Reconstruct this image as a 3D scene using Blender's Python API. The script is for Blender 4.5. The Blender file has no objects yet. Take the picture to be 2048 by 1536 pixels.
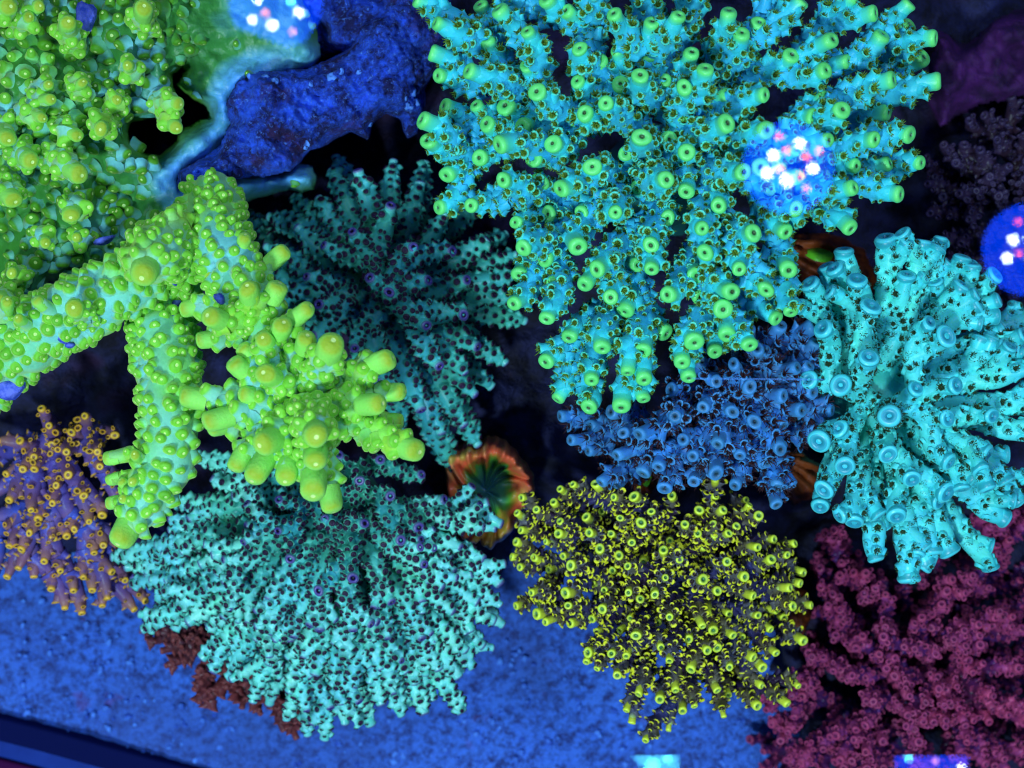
import bpy, math, random
import numpy as np
from mathutils import Vector, Matrix
random.seed(7); rng = np.random.default_rng(7)
S = 0.01                      # everything below is worked out in centimetres
D = 28.0                      # camera height over the focal plane z = 0 (cm)
sc = bpy.context.scene
C = sc.collection

# ------------------------------------------------------------------ camera
cd = bpy.data.cameras.new('camera'); cam = bpy.data.objects.new('camera', cd); C.objects.link(cam)
cam.location = (0, 0, D*S)
cd.sensor_width = 36; cd.lens = 36*D/20.48
cd.clip_start = 0.01; cd.clip_end = 20
cd.dof.use_dof = True; cd.dof.focus_distance = (D+1.2)*S; cd.dof.aperture_fstop = 18.0
sc.camera = cam
# ------------------------------------------------------------------ world, exposure
w = bpy.data.worlds.new('World'); sc.world = w; w.use_nodes = True
w.node_tree.nodes['Background'].inputs[0].default_value = (0.05, 0.22, 1, 1)
w.node_tree.nodes['Background'].inputs[1].default_value = 0.05
sc.view_settings.view_transform = 'Standard'; sc.view_settings.look = 'None'
sc.view_settings.exposure = 0; sc.view_settings.gamma = 1
sc.cycles.use_denoising = True; sc.cycles.filter_width = 1.15
sc.cycles.max_bounces = 6; sc.cycles.diffuse_bounces = 3; sc.cycles.glossy_bounces = 2
sc.cycles.transparent_max_bounces = 8
# ------------------------------------------------------------------ unseen area lights added as key and soft fill, outside the mirrored view
def area(name, x, y, z, size, watts, col):
    l = bpy.data.lights.new(name, 'AREA'); l.shape = 'DISK'; l.size = size*S; l.energy = watts; l.color = col
    o = bpy.data.objects.new(name, l); C.objects.link(o); o.location = (x*S, y*S, z*S)
    o.rotation_euler = (Vector((0, 0, 0)) - o.location).to_track_quat('-Z', 'Y').to_euler()
LC = (0.56, 0.82, 1.0)
area('unseen_area_light', -12, -24, 44, 5, 2.5, LC)
area('unseen_area_light', -30, 10, 50, 7, .75, LC)
area('unseen_area_light', 14, 24, 52, 7, .75, LC)
area('unseen_area_light', 34, -10, 50, 9, .5, LC)

def P(px, py, z):
    k = (D-z)/D/100.0
    return np.array([(px-1024)*k, (768-py)*k, z])
def lin(c):
    c = np.array(c, float)/255
    return tuple(np.where(c <= .04045, c/12.92, ((c+.055)/1.055)**2.4))

# ------------------------------------------------------------------ materials
class NT:
    def __init__(s, name):
        s.m = bpy.data.materials.new(name); s.m.use_nodes = True; s.t = s.m.node_tree
        s.b = s.t.nodes['Principled BSDF']
    def n(s, typ, **kw):
        x = s.t.nodes.new(typ)
        for k, v in kw.items(): setattr(x, k, v)
        return x
    def l(s, a, b): s.t.links.new(a, b)
    def put(s, sock, v):
        if hasattr(v, 'is_output') or isinstance(v, bpy.types.NodeSocket): s.l(v, sock)
        elif isinstance(v, (tuple, list)): sock.default_value = (*v[:3], 1)
        else: sock.default_value = v
    def mix(s, f, a, b, bt='MIX'):
        x = s.n('ShaderNodeMix', data_type='RGBA', blend_type=bt)
        s.put(x.inputs[0], f); s.put(x.inputs[6], a); s.put(x.inputs[7], b); return x.outputs[2]
    def attr(s, name): return s.n('ShaderNodeAttribute', attribute_name=name).outputs['Fac']
    def ramp(s, fac, stops, interp='LINEAR'):
        r = s.n('ShaderNodeValToRGB'); r.color_ramp.interpolation = interp
        e = r.color_ramp.elements
        while len(e) < len(stops): e.new(0.5)
        for i, (p, c) in enumerate(stops):
            e[i].position = p; e[i].color = (*c, 1) if not isinstance(c, (int, float)) else (c, c, c, 1)
        s.l(fac, r.inputs[0]); return r.outputs[0]
    def math(s, op, a, b=0.0):
        x = s.n('ShaderNodeMath', operation=op); s.put(x.inputs[0], a); s.put(x.inputs[1], b); return x.outputs[0]
    def noise(s, scale, detail=3, rough=.6):
        tc = s.n('ShaderNodeNewGeometry').outputs['Position']
        x = s.n('ShaderNodeTexNoise'); s.l(tc, x.inputs['Vector'])
        x.inputs['Scale'].default_value = scale/S; x.inputs['Detail'].default_value = detail; x.inputs['Roughness'].default_value = rough
        return x.outputs['Fac']
    def bump(s, h, strength, dist):
        b = s.n('ShaderNodeBump'); b.inputs['Strength'].default_value = strength; b.inputs['Distance'].default_value = dist*S
        s.l(h, b.inputs['Height']); s.l(b.outputs[0], s.b.inputs['Normal'])
    def facing(s, blend):
        x = s.n('ShaderNodeLayerWeight'); x.inputs['Blend'].default_value = blend; return x.outputs['Facing']

def tissue(name, body, lip, rim, spots=None, rimk=.55, rough=.35, lip_at=(.45, .85), patch=.5, patch_scale=.7, calice=None, bumpk=.35, rim_at=(.45, .95), lip2=None, sss=0):
    """skin of a coral: colour by distance to the growing tip (dt), by height on a cup (h), patches of its own, thin-edge tint"""
    m = NT(name)
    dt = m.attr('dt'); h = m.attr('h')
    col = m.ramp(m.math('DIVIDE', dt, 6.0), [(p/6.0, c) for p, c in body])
    if spots:
        col = m.mix(m.ramp(m.noise(patch_scale, 2), [(.5-.12, 0), (.5+.14, patch)]), col, spots)
    hl = m.ramp(m.math('MULTIPLY', h, .5), [(lip_at[0]*.5, 0), (lip_at[1]*.5, 1)])
    col = m.mix(hl, col, m.mix(m.ramp(m.math('DIVIDE', dt, 6.0), [(.1, 0), (.6, 1)]), lip, lip2 or lip))
    if calice: col = m.mix(m.ramp(m.math('MULTIPLY', h, .5), [(.55, 0), (.75, 1)]), col, calice)
    col = m.mix(m.ramp(m.noise(9, 3), [(.3, 0), (.75, .35)]), col, m.mix(1.0, col, (.45, .5, .5), 'MULTIPLY'))
    f = m.facing(.5)
    if lip2: rim = m.mix(m.ramp(m.math('DIVIDE', dt, 6.0), [(.2, 0), (.7, 1)]), rim, tuple(x*.42 for x in rim))
    col = m.mix(m.ramp(f, [(rim_at[0], 0), (rim_at[1], rimk)]), col, rim)
    rnd = m.n('ShaderNodeObjectInfo').outputs['Random']
    col = m.mix(1.0, col, m.ramp(rnd, [(0, (.78, .84, .80)), (.5, (1, 1, 1)), (1, (1, .96, .85))]), 'MULTIPLY')
    m.l(col, m.b.inputs['Base Color'])
    m.b.inputs['Roughness'].default_value = rough
    if sss: m.b.inputs['Subsurface Weight'].default_value = sss; m.b.inputs['Subsurface Radius'].default_value = (.4, 1, .8); m.b.inputs['Subsurface Scale'].default_value = .08*S
    m.b.inputs['Specular IOR Level'].default_value = .22
    m.bump(m.noise(14, 3), bumpk, .03)
    return m.m
def plain(name, c, rough=.6, c2=None, scale=3, emit=0, spec=.3, bumpk=0, bump_scale=8):
    m = NT(name)
    if c2: m.l(m.mix(m.ramp(m.noise(scale, 4), [(.38, 0), (.62, 1)]), c, c2), m.b.inputs['Base Color'])
    else: m.b.inputs['Base Color'].default_value = (*c, 1)
    m.b.inputs['Roughness'].default_value = rough; m.b.inputs['Specular IOR Level'].default_value = spec
    if emit:
        m.b.inputs['Emission Color'].default_value = (*c, 1); m.b.inputs['Emission Strength'].default_value = emit
    if bumpk: m.bump(m.noise(bump_scale, 4), bumpk, .08)
    return m.m

# ------------------------------------------------------------------ mesh gathering
class MB:
    def __init__(s): s.v = []; s.f3 = []; s.f4 = []; s.m3 = []; s.m4 = []; s.dt = []; s.h = []; s.k = 0
    def add(s, v, f3=None, f4=None, m3=0, m4=0, dt=0., h=0.):
        v = np.asarray(v, float); n = len(v)
        s.v.append(v); s.dt.append(np.broadcast_to(np.asarray(dt, float), (n,))); s.h.append(np.broadcast_to(np.asarray(h, float), (n,)))
        if f3 is not None and len(f3):
            f3 = np.asarray(f3, int); s.f3.append(f3+s.k); s.m3.append(np.broadcast_to(m3, (len(f3),)))
        if f4 is not None and len(f4):
            f4 = np.asarray(f4, int); s.f4.append(f4+s.k); s.m4.append(np.broadcast_to(m4, (len(f4),)))
        s.k += n
    def arrays(s):
        cat = lambda L, shp: np.concatenate(L) if L else np.zeros(shp)
        return (cat(s.v, (0, 3)), cat(s.f3, (0, 3)).astype(int), cat(s.f4, (0, 4)).astype(int), cat(s.m3, (0,)).astype(int), cat(s.m4, (0,)).astype(int), cat(s.dt, (0,)), cat(s.h, (0,)))
    def mesh(s, name, mats, origin=(0, 0, 0), smooth=True):
        v, f3, f4, m3, m4, dt, h = s.arrays()
        me = bpy.data.meshes.new(name)
        v = (v-np.asarray(origin))*S
        me.vertices.add(len(v)); me.vertices.foreach_set('co', v.astype(np.float32).ravel())
        nl = len(f3)*3+len(f4)*4
        me.loops.add(nl); me.loops.foreach_set('vertex_index', np.concatenate([f3.ravel(), f4.ravel()]).astype(np.int32))
        npoly = len(f3)+len(f4); me.polygons.add(npoly)
        st = np.concatenate([np.arange(len(f3))*3, len(f3)*3+np.arange(len(f4))*4])
        me.polygons.foreach_set('loop_start', st.astype(np.int32))
        me.polygons.foreach_set('material_index', np.concatenate([m3, m4]).astype(np.int32))
        me.polygons.foreach_set('use_smooth', np.full(npoly, smooth))
        for nm, a in (('dt', dt), ('h', h)):
            at = me.attributes.new(nm, 'FLOAT', 'POINT'); at.data.foreach_set('value', a.astype(np.float32))
        for m in mats: me.materials.append(m)
        me.update(calc_edges=True)
        return me

def lathe(prof, seg, hh=None, slant=0., wob=0., cap=True):
    """prof: (r, z) from the base; returns v, f3, f4, h"""
    n = len(prof); a = np.arange(seg)*2*math.pi/seg
    V = []; H = []
    for i, (r, z) in enumerate(prof):
        rr = r*(1+wob*np.sin(a*3+i))
        V.append(np.stack([rr*np.cos(a), rr*np.sin(a), z+slant*np.cos(a)*rr*max(0, z)], 1)); H += [hh[i] if hh else 0.]*seg
    V = np.concatenate(V); F4 = []
    for i in range(n-1):
        for j in range(seg):
            j2 = (j+1) % seg; F4.append((i*seg+j, i*seg+j2, (i+1)*seg+j2, (i+1)*seg+j))
    F3 = []
    if cap:
        V = np.vstack([V, [0, 0, prof[-1][1]]]); H.append(hh[-1] if hh else 0.)
        F3 = [((n-1)*seg+j, (n-1)*seg+(j+1) % seg, len(V)-1) for j in range(seg)]
    return V, np.array(F3).reshape(-1, 3), np.array(F4), np.array(H, float)

def spikes(n, r0, z0, ln, wd, tilt, r=rng, jit=.25):
    """a ring of tentacles"""
    V = []; F = []
    for i in range(n):
        a = 2*math.pi*i/n+r.uniform(-jit, jit); t = tilt*r.uniform(.6, 1.3); L = ln*r.uniform(.7, 1.25)
        rad = np.array([math.cos(a), math.sin(a), 0]); tan = np.array([-math.sin(a), math.cos(a), 0]); up = np.array([0, 0, 1.])
        d = rad*math.sin(t)+up*math.cos(t); b = rad*r0+up*z0; nrm = np.cross(d, tan)
        k = len(V)
        V += [b+tan*wd, b-tan*wd*.6+nrm*wd, b-tan*wd*.6-nrm*wd, b+d*L*.75+tan*wd*.55, b+d*L*.75-tan*wd*.35+nrm*wd*.5, b+d*L*.75-tan*wd*.35-nrm*wd*.5, b+d*L]
        F += [(k, k+1, k+4), (k, k+4, k+3), (k+1, k+2, k+5), (k+1, k+5, k+4), (k+2, k, k+3), (k+2, k+3, k+5), (k+3, k+4, k+6), (k+4, k+5, k+6), (k+5, k+3, k+6)]
    return np.array(V), np.array(F)

# templates: functions rad=1 that return an MB given the dt value baked in
def t_cup(var, dt, seg=10, height=1.9, tent=9, tlen=1.1, tw=.13, slant=.35, lipw=.25, depth=.9, twide=.75):
    b = MB(); H = height
    prof = [(1.75, -.7), (1.25, .1), (1.02, .5*H), (1.05, .85*H), (1.0, H), (1-lipw, H*1.01), (.8-lipw, H*.88), (.55-lipw*.4, H-depth)]
    hh = [0, .15, .5, .9, 1.0, 1.0, 1.35, 2.]
    V, f3, f4, h = lathe(prof, seg, hh, slant, .04); b.add(V, f3, f4, dt=dt, h=h)
    if tent:
        V, F = spikes(tent, .42, H*.72, tlen, tw, twide, np.random.default_rng(50+var)); b.add(V, F, m3=1, dt=dt)
        V, F = spikes(max(3, tent//2), .15, H*.72, tlen*.8, tw, .3, np.random.default_rng(80+var)); b.add(V, F, m3=1, dt=dt)
    return b
def t_bump(var, dt, seg=12, height=1.35):
    b = MB(); H = height
    prof = [(1.8, -.55), (1.42, -.1), (1.12, .3*H), (1.02, .58*H), (.87, .83*H), (.56, .97*H), (.3, 1.0*H), (.24, .95*H), (.14, .94*H), (.07, 1.0*H)]
    hh = [0, .1, .45, .8, 1.0, 1.0, 1.0, 1.3, 2., 2.]
    V, f3, f4, h = lathe(prof, seg, hh, .25+.1*var, .05); b.add(V, f3, f4, dt=dt, h=h)
    return b
def t_dot(var, dt, seg=10):
    """a low cup closed by a dark puffed polyp"""
    b = MB()
    prof = [(1.7, -.6), (1.2, .1), (1.12, .75), (1.08, .95), (.96, .95), (.86, .8)]
    V, f3, f4, h = lathe(prof, seg, [0, .2, .8, 1, 1, 1], .35, .06, cap=False); b.add(V, f3, f4, dt=dt, h=h)
    prof = [(.9, .6), (.92, .95), (.78, 1.2), (.45, 1.33), (.28, 1.34), (.18, 1.12)]
    V, f3, f4, h = lathe(prof, seg, [0, 0, 0.2, .6, .8, 2], .35, .05); b.add(V, f3, f4, m3=1, m4=1, dt=dt, h=h)
    V, F = spikes(7, .62, 1.15, .42, .13, .75, np.random.default_rng(50+var)); b.add(V, F, m3=1, dt=dt)
    return b
def t_scale(var, dt, seg=9):
    """nose shaped cup, one lip much longer: reads as a crescent"""
    b = MB()
    prof = [(1.6, -.8), (1.1, .1), (1.0, .9), (1.12, 1.5), (.95, 1.62), (.7, 1.5), (.45, .9)]
    V, f3, f4, h = lathe(prof, seg, [0, .1, .5, 1, 1, 1, 2.], .5, .05)
    side = np.clip(.5+1.1*V[:, 0]/(np.hypot(V[:, 0], V[:, 1])+1e-6), 0, 1); h = np.where(h > 1.5, 2, h*side+.0); b.add(V, f3, f4, dt=dt, h=h)
    V, F = spikes(6, .35, 1.2, 1.2, .16, .9, np.random.default_rng(50+var)); b.add(V, F, m3=1, dt=dt)
    return b
def t_tuft(var, dt):
    """polyp half drawn into a flush opening"""
    b = MB()
    V, f3, f4, h = lathe([(1.4, -.5), (1.15, .2), (1.0, .42), (.75, .4), (.55, .0)], 9, [0, .3, .6, 1, 2.], .2, .05); b.add(V, f3, f4, dt=dt, h=h)
    V, F = spikes(9, .5, .1, .85, .17, .8, np.random.default_rng(50+var)); b.add(V, F, m3=1, dt=dt)
    V, F = spikes(5, .2, .1, .85, .17, .35, np.random.default_rng(70+var)); b.add(V, F, m3=1, dt=dt)
    return b
def t_axial(var, dt, seg=18, height=2.0, mouth=.3, closed=False, flare=1.15, dimple=.35, tent=0):
    b = MB(); H = height
    if closed:
        prof = [(flare*.9, -1.2), (1.06, -.2), (1.02, .3*H), (1.0, .55*H), (.9, .77*H), (.7, .91*H), (.42, .985*H), (.22, 1.0*H), (.14, .975*H), (.07, .98*H)]
        hh = [0, .2, .5, .7, .9, 1, 1, 1.1, 2, 2]
    else:
        prof = [(flare*.9, -1.2), (1.0, -.2), (1.0, H-.95), (1.06, H-.5), (1.0, H-.25), (.86, H-.07), (.64, H-.0), (mouth*1.35, H-.02-dimple*.3), (mouth, H-.12-dimple), (mouth*.6, H-.3-dimple)]
        hh = [0, .2, .5, .8, 1, 1, 1.25, 1.45, 2, 2]
    V, f3, f4, h = lathe(prof, seg, hh, 0.06, .025); b.add(V, f3, f4, dt=dt, h=h)
    if tent:
        V, F = spikes(tent, mouth*.8, .85*H-dimple, .5, .07, .3, np.random.default_rng(5+var)); b.add(V, F, m3=1, dt=dt)
    return b
BINS = [0.15, .6, 1.2, 2.2, 3.6, 5.5]

def frame_mat(pos, nrm, away, scale):
    z = nrm/np.linalg.norm(nrm); x = away-z*np.dot(away, z); jx, jy, jz_ = rng.uniform(.86, 1.12), rng.uniform(.86, 1.12), rng.uniform(.75, 1.15)
    if np.linalg.norm(x) < 1e-5: x = np.cross(z, [0.3, .9, .1])
    x = x/np.linalg.norm(x); y = np.cross(z, x)
    return np.stack([x*scale*jx, y*scale*jy, z*scale*jz_], 1), pos

# ------------------------------------------------------------------ objects
def thing(name, label, cat, loc):
    o = bpy.data.objects.new(name, None); C.objects.link(o); o.location = tuple(np.asarray(loc)*S)
    o.empty_display_size = .01; o['label'] = label; o['category'] = cat; return o
def link(name, me, parent=None, loc=None):
    o = bpy.data.objects.new(name, me); C.objects.link(o)
    if parent: o.parent = parent
    if loc is not None: o.location = tuple(np.asarray(loc)*S)
    return o
def bez(a, b, c, t):
    t = np.asarray(t)[:, None]; return (1-t)**2*a+2*t*(1-t)*b+t*t*c
def catmull(pts, per=8):
    p = np.array(pts, float); p = np.vstack([2*p[0]-p[1], p, 2*p[-1]-p[-2]]); out = []
    for i in range(1, len(p)-2):
        for k in range(per):
            t = k/per
            out.append(.5*((2*p[i])+(-p[i-1]+p[i+1])*t+(2*p[i-1]-5*p[i]+4*p[i+1]-p[i+2])*t*t+(-p[i-1]+3*p[i]-3*p[i+1]+p[i+2])*t**3))
    out.append(p[-2]); return np.array(out)
def tube(mb, pts, rad, seg=14, dt0=0., rough=.05, seed=0, dtarr=None):
    n = len(pts); T = np.gradient(pts, axis=0); T /= np.linalg.norm(T, axis=1)[:, None]+1e-9
    ref = np.array([0, 0, 1.]) if abs(T[0][2]) < .8 else np.array([1., 0, 0])
    X = np.zeros_like(pts); x = np.cross(ref, T[0]); x /= np.linalg.norm(x)
    for i in range(n):
        x = x-T[i]*np.dot(x, T[i]); x /= np.linalg.norm(x); X[i] = x
    Y = np.cross(T, X)
    r = np.random.default_rng(seed); ph = r.uniform(0, 6.28, 6)
    a = np.arange(seg)*2*math.pi/seg; i = np.arange(n)[:, None]
    s = np.concatenate([[0], np.cumsum(np.linalg.norm(np.diff(pts, axis=0), axis=1))])
    R = rad[:, None]*(1+rough*(np.sin(2*a[None]+s[:, None]*3+ph[0])+.8*np.sin(3*a[None]-s[:, None]*5+ph[1])+.6*np.sin(s[:, None]*7+ph[2]+a[None])))
    V = pts[:, None]+R[..., None]*(X[:, None]*np.cos(a)[None, :, None]+Y[:, None]*np.sin(a)[None, :, None])
    V = V.reshape(-1, 3)
    I = np.arange(n-1)[:, None]*seg; J = np.arange(seg)[None]; J2 = (J+1) % seg
    F = np.stack([I+J, I+J2, I+seg+J2, I+seg+J], -1).reshape(-1, 4)
    dist = (s[-1]-s)+dt0 if dtarr is None else dtarr
    V = np.vstack([V, pts[-1]+T[-1]*rad[-1]*.5]); k = len(V)-1
    f3 = [((n-1)*seg+j, (n-1)*seg+(j+1) % seg, k) for j in range(seg)]
    mb.add(V, f3, F, dt=np.append(np.repeat(dist, seg), dist[-1]))
    return T, X, Y, s

class Coral:
    """one colony: branches are parts, the largest 300 cups its sub-parts, the smallest cups one joined part"""
    def __init__(s, name, label, mats, root, cup, axial=None, n_single=300, seed=1, cup_name='corallite', tip_name='branch_tip', branch_name='branch'):
        s.loc = root; s.t = thing(name, label, 'coral', root); s.mats = mats; s.cup = cup; s.axial = axial
        s.cups = []; s.n_single = n_single; s.nodes = []; s.r = np.random.default_rng(seed); s.cache = {}; s.seed = seed
        s.cn, s.tn, s.bn = cup_name, tip_name, branch_name; s.cores = []
    def tmpl(s, kind, var, bi):
        k = (kind, var, bi)
        if k not in s.cache:
            mb = (s.cup if kind == 'cup' else s.axial)(var, BINS[bi])
            s.cache[k] = (mb, mb.mesh(s.cn if kind == 'cup' else s.tn, s.mats))
        return s.cache[k]
    def branch(s, pts, rad, cupr, spacing, tilt=.9, dt0=0., tip=None, seg=14, rough=.05, skip_end=.0, zmin=-.45, start=.0, grow=.35, tipr=None, cupvar=.25, bare=0., dcap=99.):
        mb = MB(); n_id = int(s.r.integers(1e6))
        sl0 = np.concatenate([[0], np.cumsum(np.linalg.norm(np.diff(pts, axis=0), axis=1))])
        T, X, Y, sl = tube(mb, pts, rad, seg, dt0, rough, n_id, np.minimum(sl0[-1]-sl0+dt0, dcap))
        bo = link(s.bn, mb.mesh(s.bn, s.mats, s.loc), s.t)
        L = sl[-1]
        # cups
        d = spacing*.5; ang = s.r.uniform(0, 6.28)
        Lc = L-skip_end
        pos = L*start+spacing*.4
        while pos < Lc:
            i = np.searchsorted(sl, pos)-1; i = max(0, min(i, len(pts)-2)); f = (pos-sl[i])/(sl[i+1]-sl[i]+1e-9)
            c = pts[i]*(1-f)+pts[i+1]*f; R = rad[i]*(1-f)+rad[i+1]*f
            n = max(3, int(round(2*math.pi*R*1.05/spacing)))
            ang += 2.4/ n + s.r.uniform(-.2, .2)
            for k in range(n):
                if s.r.random() < bare: continue
                a = ang+2*math.pi*k/n+s.r.uniform(-.28, .28); jj = s.r.uniform(-.3, .3)*spacing
                rad_v = X[i]*math.cos(a)+Y[i]*math.sin(a)
                if rad_v[2] < zmin: continue
                frac = min((L-pos)+dt0, dcap)
                sz = cupr*(1-grow*min(1, frac/4))*s.r.uniform(1-cupvar, 1+cupvar)
                nr = rad_v*math.sin(tilt)+T[i]*math.cos(tilt); p = c+rad_v*R*.95+T[i]*jj
                s.cups.append((p, nr, -T[i], sz, frac, bo, s.r.integers(3)))
            pos += spacing*.88
        if s.axial and tip is not False:
            M = frame_mat(pts[-1]-T[-1]*(tipr or rad[-1])*.2, T[-1]+s.r.normal(size=3)*.12, s.r.normal(size=3), tipr or rad[-1]*1.0)
            s.place('tip', M, int(s.r.integers(3)), 0 if dt0 < .2 or s.axial is mint_axial else int(np.argmin([abs(q-dt0) for q in BINS])), bo, s.tn)
        return bo
    def place(s, kind, M, var, bi, parent, name):
        me = s.tmpl(kind, var, bi)[1]
        o = link(name, me, parent)
        A = Matrix([[*M[0][r], (M[1][r]-s.loc[r])*S] for r in range(3)]+[[0, 0, 0, 1]])
        o.matrix_local = A
        return o
    def finish(s):
        score = []
        for (p, nr, aw, sz, fr, bo, var) in s.cups:
            k = D/(D-p[2]); x, y = abs(p[0]*k), abs(p[1]*k)
            inn = 1. if (x < 10.4 and y < 7.9) else .01
            score.append(inn*sz*(max(0, nr[2])+.25)*(1+.06*p[2])*(1.3 if fr < 1.5 else 1))
        order = np.argsort(-np.array(score)) if score else []
        mb = MB(); rest = 0
        for q, i in enumerate(order):
            p, nr, aw, sz, fr, bo, var = s.cups[i]
            bi = int(np.argmin([abs(b-fr) for b in BINS])); M = frame_mat(p, nr, aw, sz)
            if q < s.n_single: s.place('cup', M, int(var), bi, bo, s.cn)
            else:
                v, f3, f4, m3, m4, dt, h = s.tmpl('cup', int(var), bi)[0].arrays()
                mb.add(v@M[0].T+M[1], f3, f4, m3, m4, dt, h); rest += 1
        if rest:
            o = link('small_'+s.cn+'s', mb.mesh('small_cups', s.mats, s.loc), s.t); o['kind'] = 'stuff'
        print(s.t['label'][:40], 'cups', len(s.cups), 'tris', sum(len(x) for x in mb.f3)+2*sum(len(x) for x in mb.f4))
    def grow(s, tips, root, R, ztop, drop, rt, rb, amax=75, cupr=.1, spacing=.3, taper=.8, kroot=1., tilt=.9, jz=.25, seg=14, lmin=.7, trunk=1.0, bend=.5, ell=(1, 1), fan=0, fan_rise=.12, rvar=.12, forks=False, inner_dt=0, **kw):
        """tips: (px, py[, dz[, r]]); root: (px, py, z)"""
        root3 = P(*root); s.nodes.append((root3, 0))
        items = []
        for tp in tips:
            px, py = tp[:2]; dz = tp[2] if len(tp) > 2 else 0; rr = tp[3] if len(tp) > 3 else rt
            u = math.hypot((px-root[0])/ell[0], (py-root[1])/ell[1])/R
            z = ztop-drop*min(1.3, u)**2+dz+s.r.uniform(-jz, jz)
            items.append((u, P(px, py, z), rr, tp[4] if len(tp) > 4 else 0.))
        items.sort(key=lambda q: q[0])
        for u, tip, rr, dt0 in items:
            hd = tip-root3; hd[2] = 0; nh = np.linalg.norm(hd); hd = hd/nh if nh > .05 else np.array([1., 0, 0])
            a = math.radians(5+(amax-5)*min(1, u)**1.5)
            d = hd*math.sin(a)+np.array([0, 0, 1.])*math.cos(a)
            d0 = hd.copy(); d = d+s.r.normal(size=3)*.13; d /= np.linalg.norm(d)
            best, bc = None, 1e9
            for q, lv in s.nodes:
                v = tip-q; L = np.linalg.norm(v)
                if L < lmin: continue
                cs = np.dot(v, d)/L
                hv = v[:2]; ch = np.dot(hv, d0[:2])/(np.linalg.norm(hv)+1e-6)
                cost = L*(1+2.0*(1-cs)+1.3*(1-ch)) + (0 if lv else .3)
                if v[2] < 0: cost += 2
                if cost < bc: best, bc, blv = q, cost, lv
            if best is None: best, blv = root3, 0
            if inner_dt and u < fan: dt0 = inner_dt
            direct = fan and u > fan
            if direct: best = root3+d0*.35+s.r.normal(size=3)*.12
            L = np.linalg.norm(tip-best); ctl = tip-d*L*bend+s.r.normal(size=3)*.04*L
            if direct: ctl = best*.45+tip*.55+np.array([0, 0, fan_rise*L])+s.r.normal(size=3)*.05*L
            rr = rr*s.r.uniform(1-rvar, 1+rvar)
            n = max(6, int(L/.16)); t = np.linspace(0, 1, n); t = 1-(1-t)**1.15
            pts = bez(best, ctl, tip, t)
            sl = np.concatenate([[0], np.cumsum(np.linalg.norm(np.diff(pts, axis=0), axis=1))]); left = sl[-1]-sl
            rbm = rb*(1+.05*L)
            rad = rr*.97+(rbm-rr*.97)*np.clip(left/taper, 0, 1)**.7
            s.branch(pts, rad, cupr, spacing, tilt=tilt, seg=seg, tipr=rr, dt0=dt0, **(dict(kw, start=.12) if direct else kw))
            if forks and direct:
                for k in range(int(s.r.integers(1, 3))):
                    f = s.r.uniform(.62, .86); q = bez(best, ctl, tip, [f])[0]; T_ = tip-ctl; T_ /= np.linalg.norm(T_); sd = np.cross(T_, [0, 0, 1.]); sd /= np.linalg.norm(sd)+1e-6
                    l2 = s.r.uniform(.45, .85); e = q+(T_*.8+sd*s.r.choice([-1, 1])*s.r.uniform(.4, .75)+np.array([0, 0, s.r.uniform(-.2, .5)]))*l2; t2 = np.linspace(0, 1, 7)
                    s.branch(bez(q, (q+e)/2+np.array([0, 0, .05]), e, t2), rr*.85+(rbm*.75-rr*.85)*np.clip((1-t2)*1.3, 0, 1)**.8, cupr*.9, spacing, tilt=tilt, seg=seg, tipr=rr*.85, **kw)
            for f in ((.35, .55, .7, .8) if direct else (.25, .45, .62, .75)):
                q = bez(best, ctl, tip, [f])[0]
                if (1-f)*L > .45: s.nodes.append((q, 1))
    def stump(s, root, zbot, r0, r1):
        a = P(*root); b = a.copy(); b[2] = zbot
        pts = np.linspace(b, a+np.array([0, 0, .3]), 10); mb = MB()
        tube(mb, pts, np.linspace(r1, r0, 10), 18, 5., .09, 3); link('stem', mb.mesh('stem', s.mats, s.loc), s.t)

# ------------------------------------------------------------------ height-field crusts
def vnoise(x, y, seed, freq):
    g = np.random.default_rng(seed).random((97, 97)); x = x*freq+300.3; y = y*freq+300.7
    xi = np.floor(x).astype(int); yi = np.floor(y).astype(int); fx = x-xi; fy = y-yi; fx = fx*fx*(3-2*fx); fy = fy*fy*(3-2*fy)
    a = g[xi % 97, yi % 97]; b = g[(xi+1) % 97, yi % 97]; c = g[xi % 97, (yi+1) % 97]; d = g[(xi+1) % 97, (yi+1) % 97]
    return (a*(1-fx)+b*fx)*(1-fy)+(c*(1-fx)+d*fx)*fy
def fbm(x, y, seed, freq, oc=4, g=.5):
    s = 0; a = 1; t = 0
    for o in range(oc): s = s+a*vnoise(x, y, seed+o*7, freq*2**o); t += a; a *= g
    return s/t
def sdf(px, py, poly):
    """positive inside"""
    poly = np.array(poly, float); q = np.roll(poly, -1, 0); d = np.full(px.shape, 1e18); ins = np.zeros(px.shape, bool)
    for (ax, ay), (bx, by) in zip(poly, q):
        ex, ey = bx-ax, by-ay; wx, wy = px-ax, py-ay
        t = np.clip((wx*ex+wy*ey)/(ex*ex+ey*ey+1e-9), 0, 1); d = np.minimum(d, (wx-ex*t)**2+(wy-ey*t)**2)
        c = ((ay <= py) & (by > py)) | ((by <= py) & (ay > py))
        with np.errstate(divide='ignore', invalid='ignore'): xx = ax+(py-ay)/(by-ay)*ex
        ins ^= c & (px < xx)
    return np.where(ins, np.sqrt(d), -np.sqrt(d))
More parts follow.
